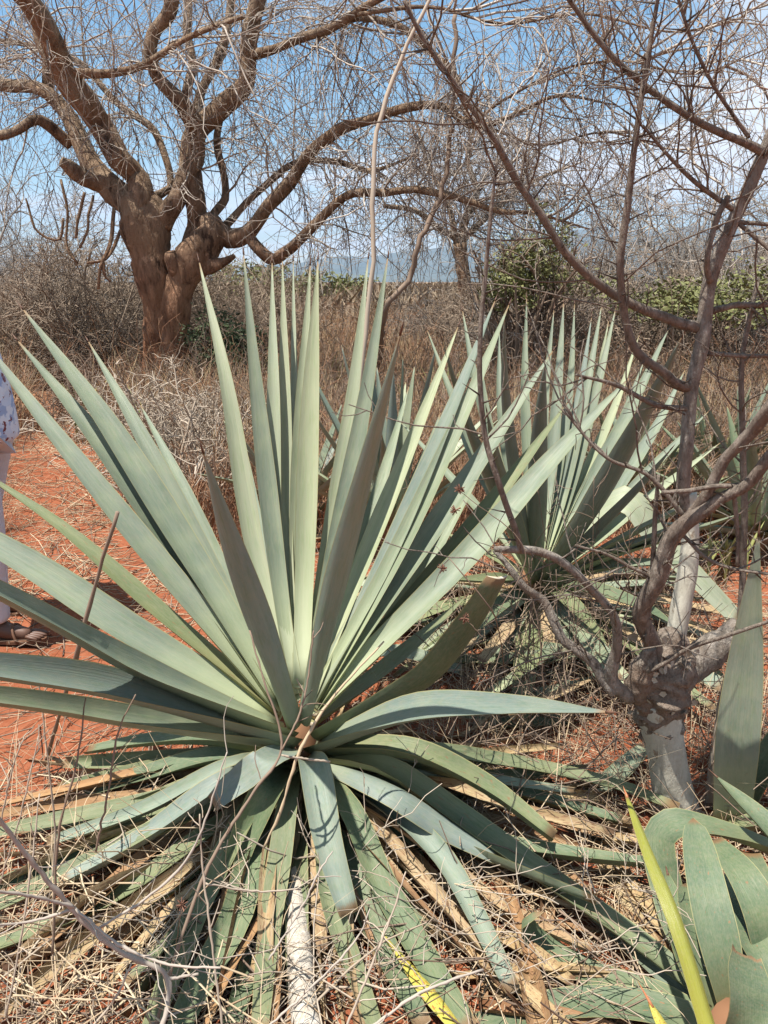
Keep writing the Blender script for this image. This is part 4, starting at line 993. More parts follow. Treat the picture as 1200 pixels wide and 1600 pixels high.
# leafy bushes
def leafy(name, px, py, Y, rx, rz, n, label, mat, lw):
    c = PY(px, py, Y); root = empty(name, (c[0], c[1], 0.0)); tag(root, label, 'bush')
    n0 = 14; a = U(0, 6.28, n0); s = np.zeros((n0, 3)); s[:, 0] = U(-.3, .3, n0) * rx; s[:, 1] = U(-.3, .3, n0) * rx
    d = np.stack([np.cos(a) * rx, np.sin(a) * rx, np.full(n0, c[2])], 1)
    P0 = grow(s, d, np.full(n0, c[2] + rz * .4), 9, .12, 0)
    s, d, i, t = sprout(P0, 220, .35, 1, (.4, 1.2)); P1 = grow(s, d, rx * U(.25, .7, 220), 6, .3, .0)
    V, Q = joinq([strands(P0, taper(n0, 9, .03, .012), 5), strands(P1, taper(220, 6, .011, .005), 3)])
    obj('stems', np_mesh('stems', V, Q, mats=[M['twig_brown']]), root)
    K = 26; cl = rng.normal(size=(K, 3)) * np.array([rx * .52, rx * .45, rz * .45]) + np.array([0, 0, c[2]])
    q = rng.integers(0, K, n); pts = cl[q] + rng.normal(size=(n, 3)) * np.array([rx * .17, rx * .17, rz * .17])
    pts = pts[pts[:, 2] > .15]; n = len(pts)
    a = rng.normal(size=(n, 3)); a[:, 2] = np.abs(a[:, 2]) * .6; a /= np.linalg.norm(a, axis=1)[:, None]
    b = np.cross(a, rng.normal(size=(n, 3))); b /= np.linalg.norm(b, axis=1)[:, None]
    sz = lw * U(.6, 1.3, n)[:, None]
    V = np.stack([pts, pts + a * sz * .5 + b * sz * .22, pts + a * sz, pts + a * sz * .5 - b * sz * .22], 1).reshape(-1, 3)
    Q = np.arange(n * 4).reshape(-1, 4)
    tag(obj('foliage', np_mesh('foliage', V, Q, smooth=False, mats=[M[mat]]), root), kind='stuff')
leafy('leafy_bush', 832, 400, 10.0, .50, .45, 3600, 'yellow-green leafy bush below the hills, left of the thorn shrub', 'foliage', .06)
leafy('leafy_bush', 1130, 466, 10.2, 1.15, .42, 4200, 'yellow-green leafy bush at the right edge behind the thorn shrub', 'foliage', .075)
leafy('leafy_bush', 795, 452, 9.6, .28, .22, 1100, 'small yellow-green bush just right of the far bare tree', 'foliage', .07)
leafy('leafy_bush', 505, 452, 45, 2.2, .8, 1500, 'distant green bush under the hills left of the pale stem', 'foliage', .3)
leafy('leafy_bush', 390, 440, 20, 1.2, .6, 1800, 'dull green bush right of the big tree trunk', 'foliage', .12)
leafy('leafy_bush', 345, 545, 9.2, .45, .35, 2200, 'dark green bush at the right foot of the big tree', 'foliage_dark', .06)

# strappy plants in the grass
def strap(px, py, n, h, label, w=.022):
    b = GZ(px, py, 0); root = empty('strap_plant', (b[0], b[1], 0.0)); tag(root, label, 'plant', 'strap-leaved plants in the grass')
    for k in range(n):
        a = random.uniform(0, 6.28); l = random.uniform(.1, .5) * h; hh = h * random.uniform(.6, 1.05)
        s = np.array([b[0] + random.uniform(-.12, .12), b[1] + random.uniform(-.12, .12), 0])
        P = [s, s + np.array([math.cos(a) * l * .3, math.sin(a) * l * .3, hh * .55]), s + np.array([math.cos(a) * l, math.sin(a) * l, hh])]
        add_leaf(root, P, w * random.uniform(.7, 1.2), random.choice(['strap', 'strap', 'leaf_yellow']) if k % 4 == 0 else 'strap', name='leaf', spine=False, n=7, thick=.004, cup=.4)
for px, py, n, h, lab in [(140, 690, 22, .62, 'clump of yellow-green strap leaves left of the big tree trunk'), (228, 700, 14, .6, 'strap-leaved clump in the brush below the big tree trunk'), (395, 660, 14, .6, 'faint strap-leaved clump between the agave tips left of centre'), (520, 650, 18, .7, 'dull strap-leaved clump behind the central agave tips'), (690, 670, 18, .7, 'yellowish strap-leaved clump between the two agave tips right of centre'), (640, 690, 16, .6, 'small strap-leaved clump behind the dark pointed front leaf'), (1020, 800, 14, .5, 'yellow-green strap clump left of the thorn shrub stem'), (1110, 790, 16, .55, 'yellow-green strap clump right of the thorn shrub stem'), (1130, 905, 12, .3, 'short yellowing strap clump behind the shrub fork'), (880, 760, 10, .45, 'thin strap clump inside the mid-sized agave')]:
    strap(px, py, n, h, lab)

# ------------------------------------------------------------------ dry grass, standing twigs and litter
def blades(n, x, y, h, lean, w, mats, name, label, curl=.5):
    a = U(0, 6.28, n); z = gz(x, y)
    S = np.stack([x, y, z - .01], 1)
    H = h; D = np.stack([np.cos(a) * lean * H, np.sin(a) * lean * H, H], 1)
    B = np.stack([-np.sin(a), np.cos(a), np.zeros(n)], 1) * w[:, None]
    p1 = S + D * np.array([.35, .35, .55]); p2 = S + D
    V = np.stack([S - B, S + B, p1 - B * .7, p1 + B * .7, p2 - B * .15, p2 + B * .15], 1).reshape(-1, 3)
    o = (np.arange(n) * 6)[:, None]
    Q = np.concatenate([o + np.array([0, 1, 3, 2]), o + np.array([2, 3, 5, 4])], 0)
    return tag(obj(name, np_mesh(name, V, Q, mats=mats)), label, 'grass', None, 'stuff')
def field(n, y0, y1, px0=-230, px1=1430, pw=1.0):
    y = y0 * (y1 / y0) ** (U(0, 1, n) ** pw); px = U(px0, px1, n)
    x = (px - 600) / FPX * y * 1.03
    return x, y
def bare(x, y):
    """open red soil: the path on the left"""
    d = np.abs(x + 0.41 * y) / (0.62 + .25 * np.sin(1.3 * y) + .12 * np.sin(5 * y))
    return (d < 1) & (y < 11)
x, y = field(54000, 5.2, 40); k = ~bare(x, y); x, y = x[k], y[k]
blades(len(x), x, y, U(.25, .75, len(x)) * (1 + .012 * y), U(.05, .7, len(x)), U(.0022, .0045, len(x)) * (y / 7) ** .8, [M['grass']], 'dry_grass', 'tan dry grass covering the plain behind the agaves')
x, y = field(64000, 4.3, 26); k = ~bare(x, y); x, y = x[k], y[k]
blades(len(x), x, y, U(.15, .55, len(x)) * (1 + .015 * y), U(.3, 1.3, len(x)), U(.002, .004, len(x)) * (y / 6) ** .8, [M['grass_red']], 'dry_grass', 'reddish-brown dry weeds among the scrub')
def undergrowth(n, y0, y1, h, mat, name, label, r=.0032):
    x, y = field(n, y0, y1); k = ~bare(x, y); x, y = x[k], y[k]; n = len(x)
    S = np.stack([x, y, gz(x, y)], 1); D = rng.normal(size=(n, 3)) * .5; D[:, 2] = 1
    P = grow(S, D, U(*h, n) * (1 + .02 * y), 6, .22, .03)
    s, d, i, t = sprout(P, n * 3, .2, 1, (.4, 1.1)); P2 = grow(s, d, U(.1, .35, n * 3), 4, .3, .02)
    f = (y / 7) ** .75
    V, Q = joinq([strands(P, taper(n, 6, r * f, r * .6 * f), 3), strands(P2, taper(n * 3, 4, r * .7 * f[i], r * .45 * f[i]), 3)])
    tag(obj(name, np_mesh(name, V, Q, mats=[M[mat]])), label, 'brush', None, 'stuff')
undergrowth(7600, 4.6, 26, (.35, 1.05), 'twig_brown', 'dry_undergrowth', 'brown twiggy undergrowth behind the agaves')
undergrowth(4200, 5.0, 26, (.35, 1.05), 'grass_red', 'dry_undergrowth', 'reddish twiggy undergrowth behind the agaves')

def litter(n, x, y, ln, r, mat, name, label, zmax=.04, tilt=.18, K=4, wig=.2):
    a = U(0, 6.28, n)
    S = np.stack([x, y, gz(x, y) + U(.002, zmax, n)], 1)
    D = np.stack([np.cos(a), np.sin(a), rng.normal(size=n) * tilt], 1)
    P = grow(S, D, ln, K, wig, 0.0)
    P[:, :, 2] = np.maximum(P[:, :, 2], gz(P[:, :, 0], P[:, :, 1]) + .002)
    V, Q = strands(P, taper(n, K, r, r * .6), 3)
    tag(obj(name, np_mesh(name, V, Q, mats=[M[mat]])), label, 'litter', None, 'stuff')
n = 8000; x, y = field(n, 1.0, 5.2, pw=.55); kk = ~bare(x, y) | (U(0, 1, n) < .35); x, y = x[kk], y[kk]; n = len(x); litter(n, x, y, U(.05, .28, n), U(.0007, .0018, n), 'straw', 'straw_litter', 'dry straw scattered on the red soil')
n = 2600; x, y = field(n, 1.1, 6.5, pw=.6); litter(n, x, y, U(.06, .35, n), U(.0012, .0035, n), 'twig_brown', 'twig_litter', 'broken brown twigs scattered on the red soil', .05, .25)
n = 500; y = U(.95, 1.9, n); x = U(-1.3, -.25, n) ; litter(n, x, y, U(.08, .35, n), U(.001, .003, n), 'straw', 'straw_litter', 'thick straw heaped at the lower left', .12, .35)
n = 260; y = U(.95, 1.9, n); x = U(-1.3, -.1, n) ; litter(n, x, y, U(.08, .35, n), U(.0012, .004, n), 'twig_pale', 'twig_litter', 'pale twigs heaped at the lower left', .07, .25)
n = 480; y = U(1.2, 1.95, n); x = U(.0, .95, n); litter(n, x, y, U(.06, .3, n), U(.0008, .0022, n), 'straw', 'straw_litter', 'straw and fibre scattered between the drooping leaves at the lower right', .05, .2)
n = 700; y = U(1.9, 3.3, n); x = U(.1, 1.5, n); litter(n, x, y, U(.08, .35, n), U(.0012, .003, n), 'twig_brown', 'twig_litter', 'tangle of brown twigs round the foot of the thorn shrub', .3, .7)
n = 1500; y = U(3.5, 9.5, n); x = -.41 * y + rng.normal(size=n) * .6; litter(n, x, y, U(.1, .4, n), U(.0018, .0035, n), 'straw', 'straw_litter', 'straw strewn over the red path on the left', .03, .1)
# low standing straw round the near plants
x = np.concatenate([U(-1.3, -.2, 500), U(.15, 1.4, 1500)]); y = np.concatenate([U(1.0, 2.2, 500), U(1.9, 3.6, 1500)])
blades(len(x), x, y, U(.06, .3, len(x)), U(.2, 1.4, len(x)), U(.0007, .0018, len(x)), [M['straw']], 'dry_grass', 'short dry grass standing round the near agaves')

# the plain beyond: scrub too far away to tell its bushes apart
n = 2600; yy = 24 * (500 / 24) ** U(0, 1, n); xx = (U(-300, 1500, n) - 600) / FPX * yy * 1.05
hh = U(.5, 1.5, n); reps = 26
c = np.repeat(np.stack([xx, yy, np.zeros(n)], 1), reps, 0); m_ = n * reps
dv = rng.normal(size=(m_, 3)) * np.array([.6, .6, 0]); dv[:, 2] = 1.0
hs = np.repeat(hh, reps) * U(.5, 1.1, m_); wv = .004 * np.repeat(yy, reps) ** .75 * U(.5, 1.2, m_)
st = c + rng.normal(size=(m_, 3)) * np.array([.5, .5, 0]); en = st + dv * hs[:, None]
bb = np.stack([np.ones(m_), np.zeros(m_), np.zeros(m_)], 1) * wv[:, None]; mid = (st + en) / 2 + rng.normal(size=(m_, 3)) * .12
V = np.stack([st - bb, st + bb, mid - bb, mid + bb, en - bb * .3, en + bb * .3], 1).reshape(-1, 3); o = (np.arange(m_) * 6)[:, None]
tag(obj('far_scrub', np_mesh('far_scrub', V, np.concatenate([o + np.array([0, 1, 3, 2]), o + np.array([2, 3, 5, 4])], 0), mats=[M['scrub_far']])), 'distant brown scrub covering the plain up to the hills', 'scrub', None, 'stuff')
# soil clods
clods = []
for k in range(4):
    import bmesh
    bm = bmesh.new(); bmesh.ops.create_icosphere(bm, subdivisions=2, radius=1)
    for v in bm.verts: v.co *= 1 + random.uniform(-.22, .22); v.co.z *= .7
    me = bpy.data.meshes.new('soil_clod'); bm.to_mesh(me); bm.free(); me.materials.append(M['clod']); clods.append(me)
for k in range(150):
    if k < 70: p = GZ(random.uniform(960, 1200), random.uniform(1090, 1330)); s = random.uniform(.008, .03)
    elif k < 110: p = GZ(random.uniform(560, 1000), random.uniform(1120, 1500)); s = random.uniform(.006, .02)
    else: p = GZ(random.uniform(0, 330), random.uniform(640, 1050)); s = random.uniform(.006, .018)
    o = obj('soil_clod', random.choice(clods), ground, (p[0], p[1], float(gz(p[0], p[1])) + s * .25))
    o.scale = (s, s * random.uniform(.7, 1.2), s * random.uniform(.6, 1)); o.rotation_euler = (0, 0, random.uniform(0, 6.28))

# ------------------------------------------------------------------ thorn shrub in front on the right
base = GZ(1057, 1272, 0); YS = base[1]
shrub = empty('thorn_shrub', (base[0], base[1], 0.0))
tag(shrub, 'bare thorny shrub with whitish knobbly trunk in the right foreground', 'shrub')
SO = np.array([base[0], base[1], 0])
th_me = np_mesh('thorn', *(lambda V, Q, T: (V, [Q, T]))(*tube(np.array([(0, 0, -.02), (0, 0, .35), (0, 0, .75), (0, 0, 1.0)]), [.055, .04, .022, .004], 5)), mats=[M['shrub_bark']])
def stem(pts, mat='shrub_bark', name='branch', thorns=0, sides=10, lumpy=.045, tl=(.02, .06), n=None):
    P = np.array([PY(a, b, YS + dy) for a, b, dy, r in pts]) - SO
    n = n or 6 * len(pts)
    C, r = spline(P, n, [q[3] * (0.67 if name == 'branch' else 0.96) * (YS + q[2]) / FPX for q in pts])
    if name == 'branch':
        kk = np.linspace(0, 1, max(4, n // 6)); zz = np.stack([np.interp(np.linspace(0, 1, n), kk, rng.normal(size=len(kk))) for _ in range(3)], 1)
        zz[1:-1] = (zz[:-2] + 2 * zz[1:-1] + zz[2:]) / 4
        C = C + zz * (r[:, None] * .55) * np.minimum(1, np.arange(n) / 5.0)[:, None]
    ph = rng.uniform(0, 6.28, 3)
    def lump(nn, ss):
        a = np.linspace(0, 6.283, ss, endpoint=False)[None, :]; t = np.arange(nn)[:, None]
        if lumpy > .1:      # burls: a coarse random relief, smoothed
            g = rng.normal(size=(nn, ss))
            for _ in range(3): g = (g + np.roll(g, 1, 0) + np.roll(g, -1, 0) + np.roll(g, 1, 1) + np.roll(g, -1, 1)) / 5
            return 1 + lumpy * (3.0 * g + .5 * np.sin(2 * a + ph[0]))
        return 1 + lumpy * (.7 * np.sin(2 * a + ph[0] + 4.0 * t / nn) + .5 * np.sin(3 * a - 7.0 * t / nn + ph[2]) + .4 * np.sin(9.0 * t / nn + ph[1])) + rng.normal(size=(nn, ss)) * lumpy * .2
    V, Q, T3 = tube(C, r, sides, 0, True, lump)
    o = obj(name, np_mesh(name, V, [Q, T3], mats=[M[mat]]), shrub)
    for k in range(thorns):
        q = min(n - 2, int((k + random.random()) / thorns * (n - 1))); T = Vector(C[q + 1] - C[q]).normalized()
        side = Vector(rng.normal(size=3)); side -= side.dot(T) * T; side.normalize()
        d = (side + T * random.uniform(.1, .7)).normalized(); L = random.uniform(*tl)
        t = obj('thorn', th_me, o, Vector(C[q]))
        t.rotation_euler = d.to_track_quat('Z', 'Y').to_euler(); t.scale = (min(L, .05), min(L, .05), L)
    return C
SC = []
stem([(1060, 1285, 0, 44), (1050, 1230, 0, 37), (1042, 1180, 0, 35), (1032, 1130, 0, 38), (1028, 1090, 0, 40)], 'shrub_pale', 'trunk', sides=20, lumpy=.035, n=30)
stem([(1033, 1150, 0, 32), (1030, 1118, 0, 40), (1032, 1085, -.005, 47), (1040, 1050, -.005, 50), (1046, 1020, 0, 38), (1048, 998, 0, 26), (1049, 985, 0, 16)], 'shrub_knob', 'knob', sides=36, lumpy=.13, n=56)
stem([(1012, 1112, -.02, 14), (1004, 1085, -.03, 22), (1004, 1058, -.04, 24), (1012, 1030, -.05, 17), (1016, 1012, -.055, 10)], 'shrub_knob', 'knob', sides=24, lumpy=.14, n=30)
stem([(1060, 1075, -.04, 10), (1068, 1055, -.05, 18), (1072, 1035, -.03, 16), (1070, 1018, -.01, 8)], 'shrub_knob', 'knob', sides=20, lumpy=.14, n=20)
SC.append(stem([(1030, 1060, -.02, 26), (1020, 1010, -.05, 23), (1016, 960, -.08, 22), (1036, 890, -.12, 23), (1062, 825, -.16, 20), (1115, 782, -.2, 14), (1165, 758, -.24, 14), (1205, 722, -.28, 15), (1290, 640, -.32, 14)], thorns=14, sides=12))
SC.append(stem([(1050, 1030, .04, 18), (1062, 960, .06, 18), (1076, 880, .08, 16), (1079, 800, .1, 12.5), (1078, 770, .1, 11)], 'shrub_pale', 'stem', thorns=3, sides=14))
SC.append(stem([(1078, 815, .1, 16), (1079, 790, .1, 17), (1077, 690, .1, 16), (1080, 610, .1, 15), (1094, 515, .1, 17), (1108, 440, .1, 16), (1132, 375, .09, 15), (1164, 302, .08, 15), (1196, 242, .07, 13), (1235, 150, .06, 11), (1260, 40, .05, 9)], 'shrub_grey', thorns=18, sides=12))
SC.append(stem([(1062, 1055, .03, 30), (1100, 1025, .05, 28), (1135, 1000, .07, 26), (1158, 980, .08, 20)], 'shrub_grey', 'stub', sides=14, lumpy=.12))
SC.append(stem([(985, 1090, -.03, 20), (962, 1070, -.06, 20), (968, 1020, -.08, 14), (962, 970, -.1, 12), (930, 925, -.12, 11), (872, 878, -.14, 10.5), (815, 862, -.16, 10), (772, 855, -.18, 7)], 'shrub_grey', thorns=12, lumpy=.05))
SC.append(stem([(960, 1082, -.05, 15), (912, 1022, -.03, 13), (862, 968, -.02, 12), (820, 925, -.01, 10), (796, 890, 0, 8), (772, 862, .02, 6)], 'shrub_grey', thorns=12, lumpy=.05))
SC.append(stem([(814, 862, -.16, 8), (795, 800, -.18, 7.5), (775, 740, -.2, 7), (757, 680, -.2, 6.5), (752, 600, -.2, 6), (752, 520, -.2, 5.5), (757, 430, -.2, 5), (763, 340, -.2, 4), (775, 250, -.2, 3)], thorns=22, tl=(.02, .075)))
SC.append(stem([(1070, 815, -.17, 13), (1110, 765, -.2, 13), (1150, 715, -.24, 13), (1172, 675, -.27, 16), (1200, 640, -.3, 17), (1260, 570, -.34, 16)], thorns=8))
SC.append(stem([(1165, 757, -.24, 7), (1110, 762, -.22, 6), (1032, 768, -.2, 5)], thorns=2))
stem([(1147, 772, -.22, 6), (1149, 820, -.22, 5.5), (1151, 888, -.22, 4)], thorns=2)
SC.append(stem([(1094, 512, .1, 13), (1050, 500, .08, 11.5), (985, 477, .06, 10.5), (930, 440, .03, 9.5), (882, 390, 0, 9), (845, 335, -.02, 8.5), (800, 260, -.05, 8), (768, 212, -.08, 7), (722, 142, -.1, 6), (662, 62, -.13, 5), (630, 0, -.15, 4)], thorns=26, tl=(.03, .09)))
SC.append(stem([(1078, 606, .1, 12), (1035, 590, .07, 11), (996, 556, .04, 10.5), (976, 500, .02, 9.5), (972, 440, 0, 9), (980, 350, -.02, 8.5), (992, 235, -.04, 7), (1003, 140, -.05, 6), (1020, 50, -.06, 5), (1035, -40, -.07, 4)], thorns=26, tl=(.03, .1)))
SC.append(stem([(1196, 240, .07, 10), (1150, 222, .05, 8), (1080, 185, .02, 7.5), (1002, 126, 0, 6.5), (940, 70, -.03, 6), (888, 2, -.05, 5), (850, -60, -.07, 4)], thorns=18, tl=(.03, .09)))
SC.append(stem([(1146, 328, .08, 6), (1092, 290, .05, 5), (1050, 248, .02, 4), (1005, 195, -.02, 3)], thorns=7))
SC.append(stem([(1110, 440, .08, 8), (1102, 400, .05, 7), (1118, 345, .05, 6.5), (1140, 308, .06, 6)], thorns=4))
SC.append(stem([(1112, 485, .1, 8), (1160, 478, .12, 6.5), (1230, 465, .14, 6)], thorns=3)); SC.append(stem([(1105, 552, .1, 6), (1160, 555, .12, 5), (1240, 552, .14, 4)], thorns=3))
SC.append(stem([(1142, 345, .08, 5), (1200, 352, .06, 4.5), (1280, 350, .04, 4)], thorns=2)); SC.append(stem([(1150, 345, .08, 5), (1210, 400, .03, 4.5), (1290, 460, 0, 4)], thorns=2))
SC.append(stem([(1170, 215, .06, 4.5), (1120, 150, .02, 4), (1080, 60, -.02, 3.5), (1050, -30, -.05, 3)], thorns=12, tl=(.03, .08)))
SC.append(stem([(1085, 640, .1, 7), (1030, 632, .06, 6), (960, 600, .02, 5), (900, 585, 0, 3)], thorns=6)); SC.append(stem([(1155, 1000, .1, 8), (1158, 900, .12, 8), (1160, 800, .12, 8), (1158, 680, .13, 7.5), (1161, 560, .13, 6), (1180, 440, .14, 5)], thorns=10))
SC.append(stem([(1010, 1010, -.07, 6), (1018, 900, -.1, 6.5), (1024, 800, -.12, 6), (1030, 740, -.13, 4)], thorns=5))
SC.append(stem([(1012, 1050, -.08, 6), (1080, 1015, -.14, 6), (1140, 995, -.2, 5.5), (1230, 960, -.26, 5)], thorns=4))
SC.append(stem([(1022, 905, -.12, 5), (960, 870, -.14, 4), (900, 850, -.15, 3)], thorns=3)); SC.append(stem([(1070, 808, -.16, 6), (1010, 745, -.15, 5), (950, 715, -.14, 4), (880, 640, -.12, 3)], thorns=9))
SC.append(stem([(1060, 830, -.15, 5), (1120, 880, -.2, 4.5), (1210, 900, -.25, 4)], thorns=5))
flk = np_mesh('bark_flake', [(-.5, 0, 0), (.5, .1, .05), (.62, .05, .6), (.2, .22, 1.05), (-.4, .12, .8), (-.5, .02, .015), (.5, .12, .065), (.62, .07, .615), (.2, .24, 1.06), (-.4, .14, .81)], [np.array([(0, 1, 2, 4), (5, 9, 7, 6)]), np.array([(2, 3, 4), (7, 9, 8)])], smooth=False, mats=[M['shrub_pale']])
for k in range(34):
    px, py = random.uniform(985, 1085), random.uniform(1000, 1120); c = PY(px, py, YS - .075 + .00003 * (px - 1038) ** 2) - SO
    o = obj('bark_flake', flk, shrub, Vector(c)); o.rotation_euler = (random.uniform(-.9, .5), random.uniform(-1.2, 1.2), random.uniform(2.2, 4.1)); z = random.uniform(.012, .03); o.scale = (z * random.uniform(.5, 1.2), z, z)
# loose thin dry twigs among them
sg = []
for C in SC:
    q = np.linspace(.2, 1, 8) * (len(C) - 1); k = np.minimum(q.astype(int), len(C) - 2); f = (q - k)[:, None]; sg.append(C[k] * (1 - f) + C[k + 1] * f)
L0 = np.array(sg); ln = np.linalg.norm(np.diff(L0, axis=1), axis=2).sum(1)
s, d, i, t = sprout(L0, 150, 0, 1, (.5, 1.2), ln / ln.sum()); P1 = grow(s, d, U(.1, .4, 150), 7, .16, 0)
s, d, i, t = sprout(P1, 420, .1, 1, (.6, 1.2)); P2 = grow(s, d, U(.03, .12, 420), 4, .2, 0)
V, Q = joinq([strands(P1, taper(150, 7, .0026, .0014), 5), strands(P2, taper(420, 4, .0015, .0009), 4)])
tag(obj('twigs', np_mesh('twigs', V, Q, mats=[M['shrub_bark']]), shrub), kind='stuff')
# pale dead stick leaning beside the tall blade
rope('dead_stick', [(1108, 1262, 'z', .0, .015), (1122, 1150, YS + .03, .014), (1138, 1060, YS + .05, .013), (1160, 985, YS + .07, .012)], 'pale stick leaning between the thorn shrub trunk and the tall blade', 'stick', 'twig_pale', 9, 18, .002)

# ------------------------------------------------------------------ dry weeds and sticks in the foreground
def weed(label, stems, heads=(), mat='twig_grey', name='dry_weed', cat='weed', group=None, side=()):
    P0 = PT(stems[0][0][:-1]); root = empty(name, (P0[0], P0[1], 0.0)); tag(root, label, cat, group); o0 = np.array([P0[0], P0[1], 0])
    cs = []
    for pts in stems:
        P = np.array([PT(p[:-1]) for p in pts]) - o0
        n = max(10, 7 * len(pts)); C, r = spline(P, n, [p[-1] for p in pts])
        C[1:-1] += rng.normal(size=(n - 2, 3)) * .0007
        rr = r * (1 + .12 * rng.normal(size=n)); V, Q, T3 = tube(C, rr, 8, .05)
        obj('stem', np_mesh('stem', V, [Q, T3], mats=[M[mat]]), root); cs.append(C)
    if side:
        L0 = np.array([spline(C, 8) for C in cs]); s, d, i, t = sprout(L0, side[0], .1, 1, (.5, 1.1)); P1 = grow(s, d, U(side[1], side[2], side[0]), 6, .2, 0)
        V, Q = strands(P1, taper(side[0], 6, .0013, .0008), 4); tag(obj('twigs', np_mesh('twigs', V, Q, mats=[M[mat]]), root), kind='stuff')
    for h in heads:
        c = PT(h) - o0; d = rng.normal(size=(26, 3)); d /= np.linalg.norm(d, axis=1)[:, None]
        P = np.stack([np.repeat(c[None], 26, 0), c + d * .006, c + d * U(.009, .015, 26)[:, None]], 1)
        V, Q = strands(P, taper(26, 3, .0012, .0014), 3); obj('seed_head', np_mesh('seed_head', V, Q, mats=[M['seed']]), root)
    return root
Y1 = 1.55
weed('brown stick standing upright in front of the left leaves', [[(70, 1195, 'z', .0, .0062), (118, 1030, 1.83, .0060), (150, 910, 1.80, .0056), (184, 800, 1.78, .0050)]], mat='twig_brown', name='dry_stick', cat='stick')
weed('long grey forked twig crossing the centre of the largest agave', [[(240, 1620, 1.18, 0.00394), (272, 1500, 1.25, 0.00374), (330, 1345, 1.35, 0.00354), (400, 1232, 1.45, 0.00326), (440, 1172, 1.5, 0.00286), (412, 1060, 1.55, 0.00231), (390, 985, 1.6, 0.00177)], [(440, 1172, 1.5, 0.00258), (470, 1110, 1.54, 0.00231), (484, 1040, 1.58, 0.00204), (490, 985, 1.6, 0.00150)]], mat='twig_brown', side=(10, .03, .09))
weed('tan peeling fibre strand hanging down the heart of the largest agave', [[(412, 1325, 1.5, .0025), (440, 1262, 1.52, .0033), (470, 1170, 1.56, .0036), (520, 1090, 1.62, .0030), (600, 1002, 1.68, .0018)]], mat='straw', name='dry_strand', cat='strand')
weed('short white twig resting across the heart of the largest agave', [[(440, 1180, 1.52, .0026), (480, 1186, 1.54, .0028), (516, 1190, 1.56, .0024)]], mat='twig_pale', name='dry_twig', cat='twig')
weed('thick grey branching twig reaching in from the lower left edge', [[(-40, 1220, 1.10, 0.00360), (0, 1282, 1.12, 0.00400), (55, 1352, 1.14, 0.00440), (115, 1422, 1.16, 0.00496), (180, 1482, 1.17, 0.00528), (262, 1530, 1.18, 0.00480), (250, 1620, 1.12, 0.00512)], [(115, 1418, 1.16, 0.00336), (60, 1402, 1.12, 0.00304), (-30, 1390, 1.06, 0.00288)], [(112, 1422, 1.16, 0.00288), (40, 1442, 1.14, 0.00240), (-30, 1446, 1.1, 0.00224)], [(118, 1420, 1.16, 0.00288), (190, 1478, 1.14, 0.00272), (270, 1508, 1.12, 0.00256), (345, 1512, 1.10, 0.00208)], [(262, 1530, 1.18, 0.00272), (310, 1522, 1.2, 0.00240)], [(155, 1450, 1.16, 0.00240), (240, 1395, 1.2, 0.00256), (300, 1330, 1.24, 0.00240), (355, 1175, 1.3, 0.00128)]], side=(14, .04, .12))
weed('white thin dry stalk standing before the lower left leaves', [[(75, 1420, 1.45, .0018), (86, 1312, 1.45, .0021), (74, 1180, 1.46, .0019), (58, 1042, 1.47, .0012)]], mat='twig_pale', name='dry_stalk', cat='stalk')
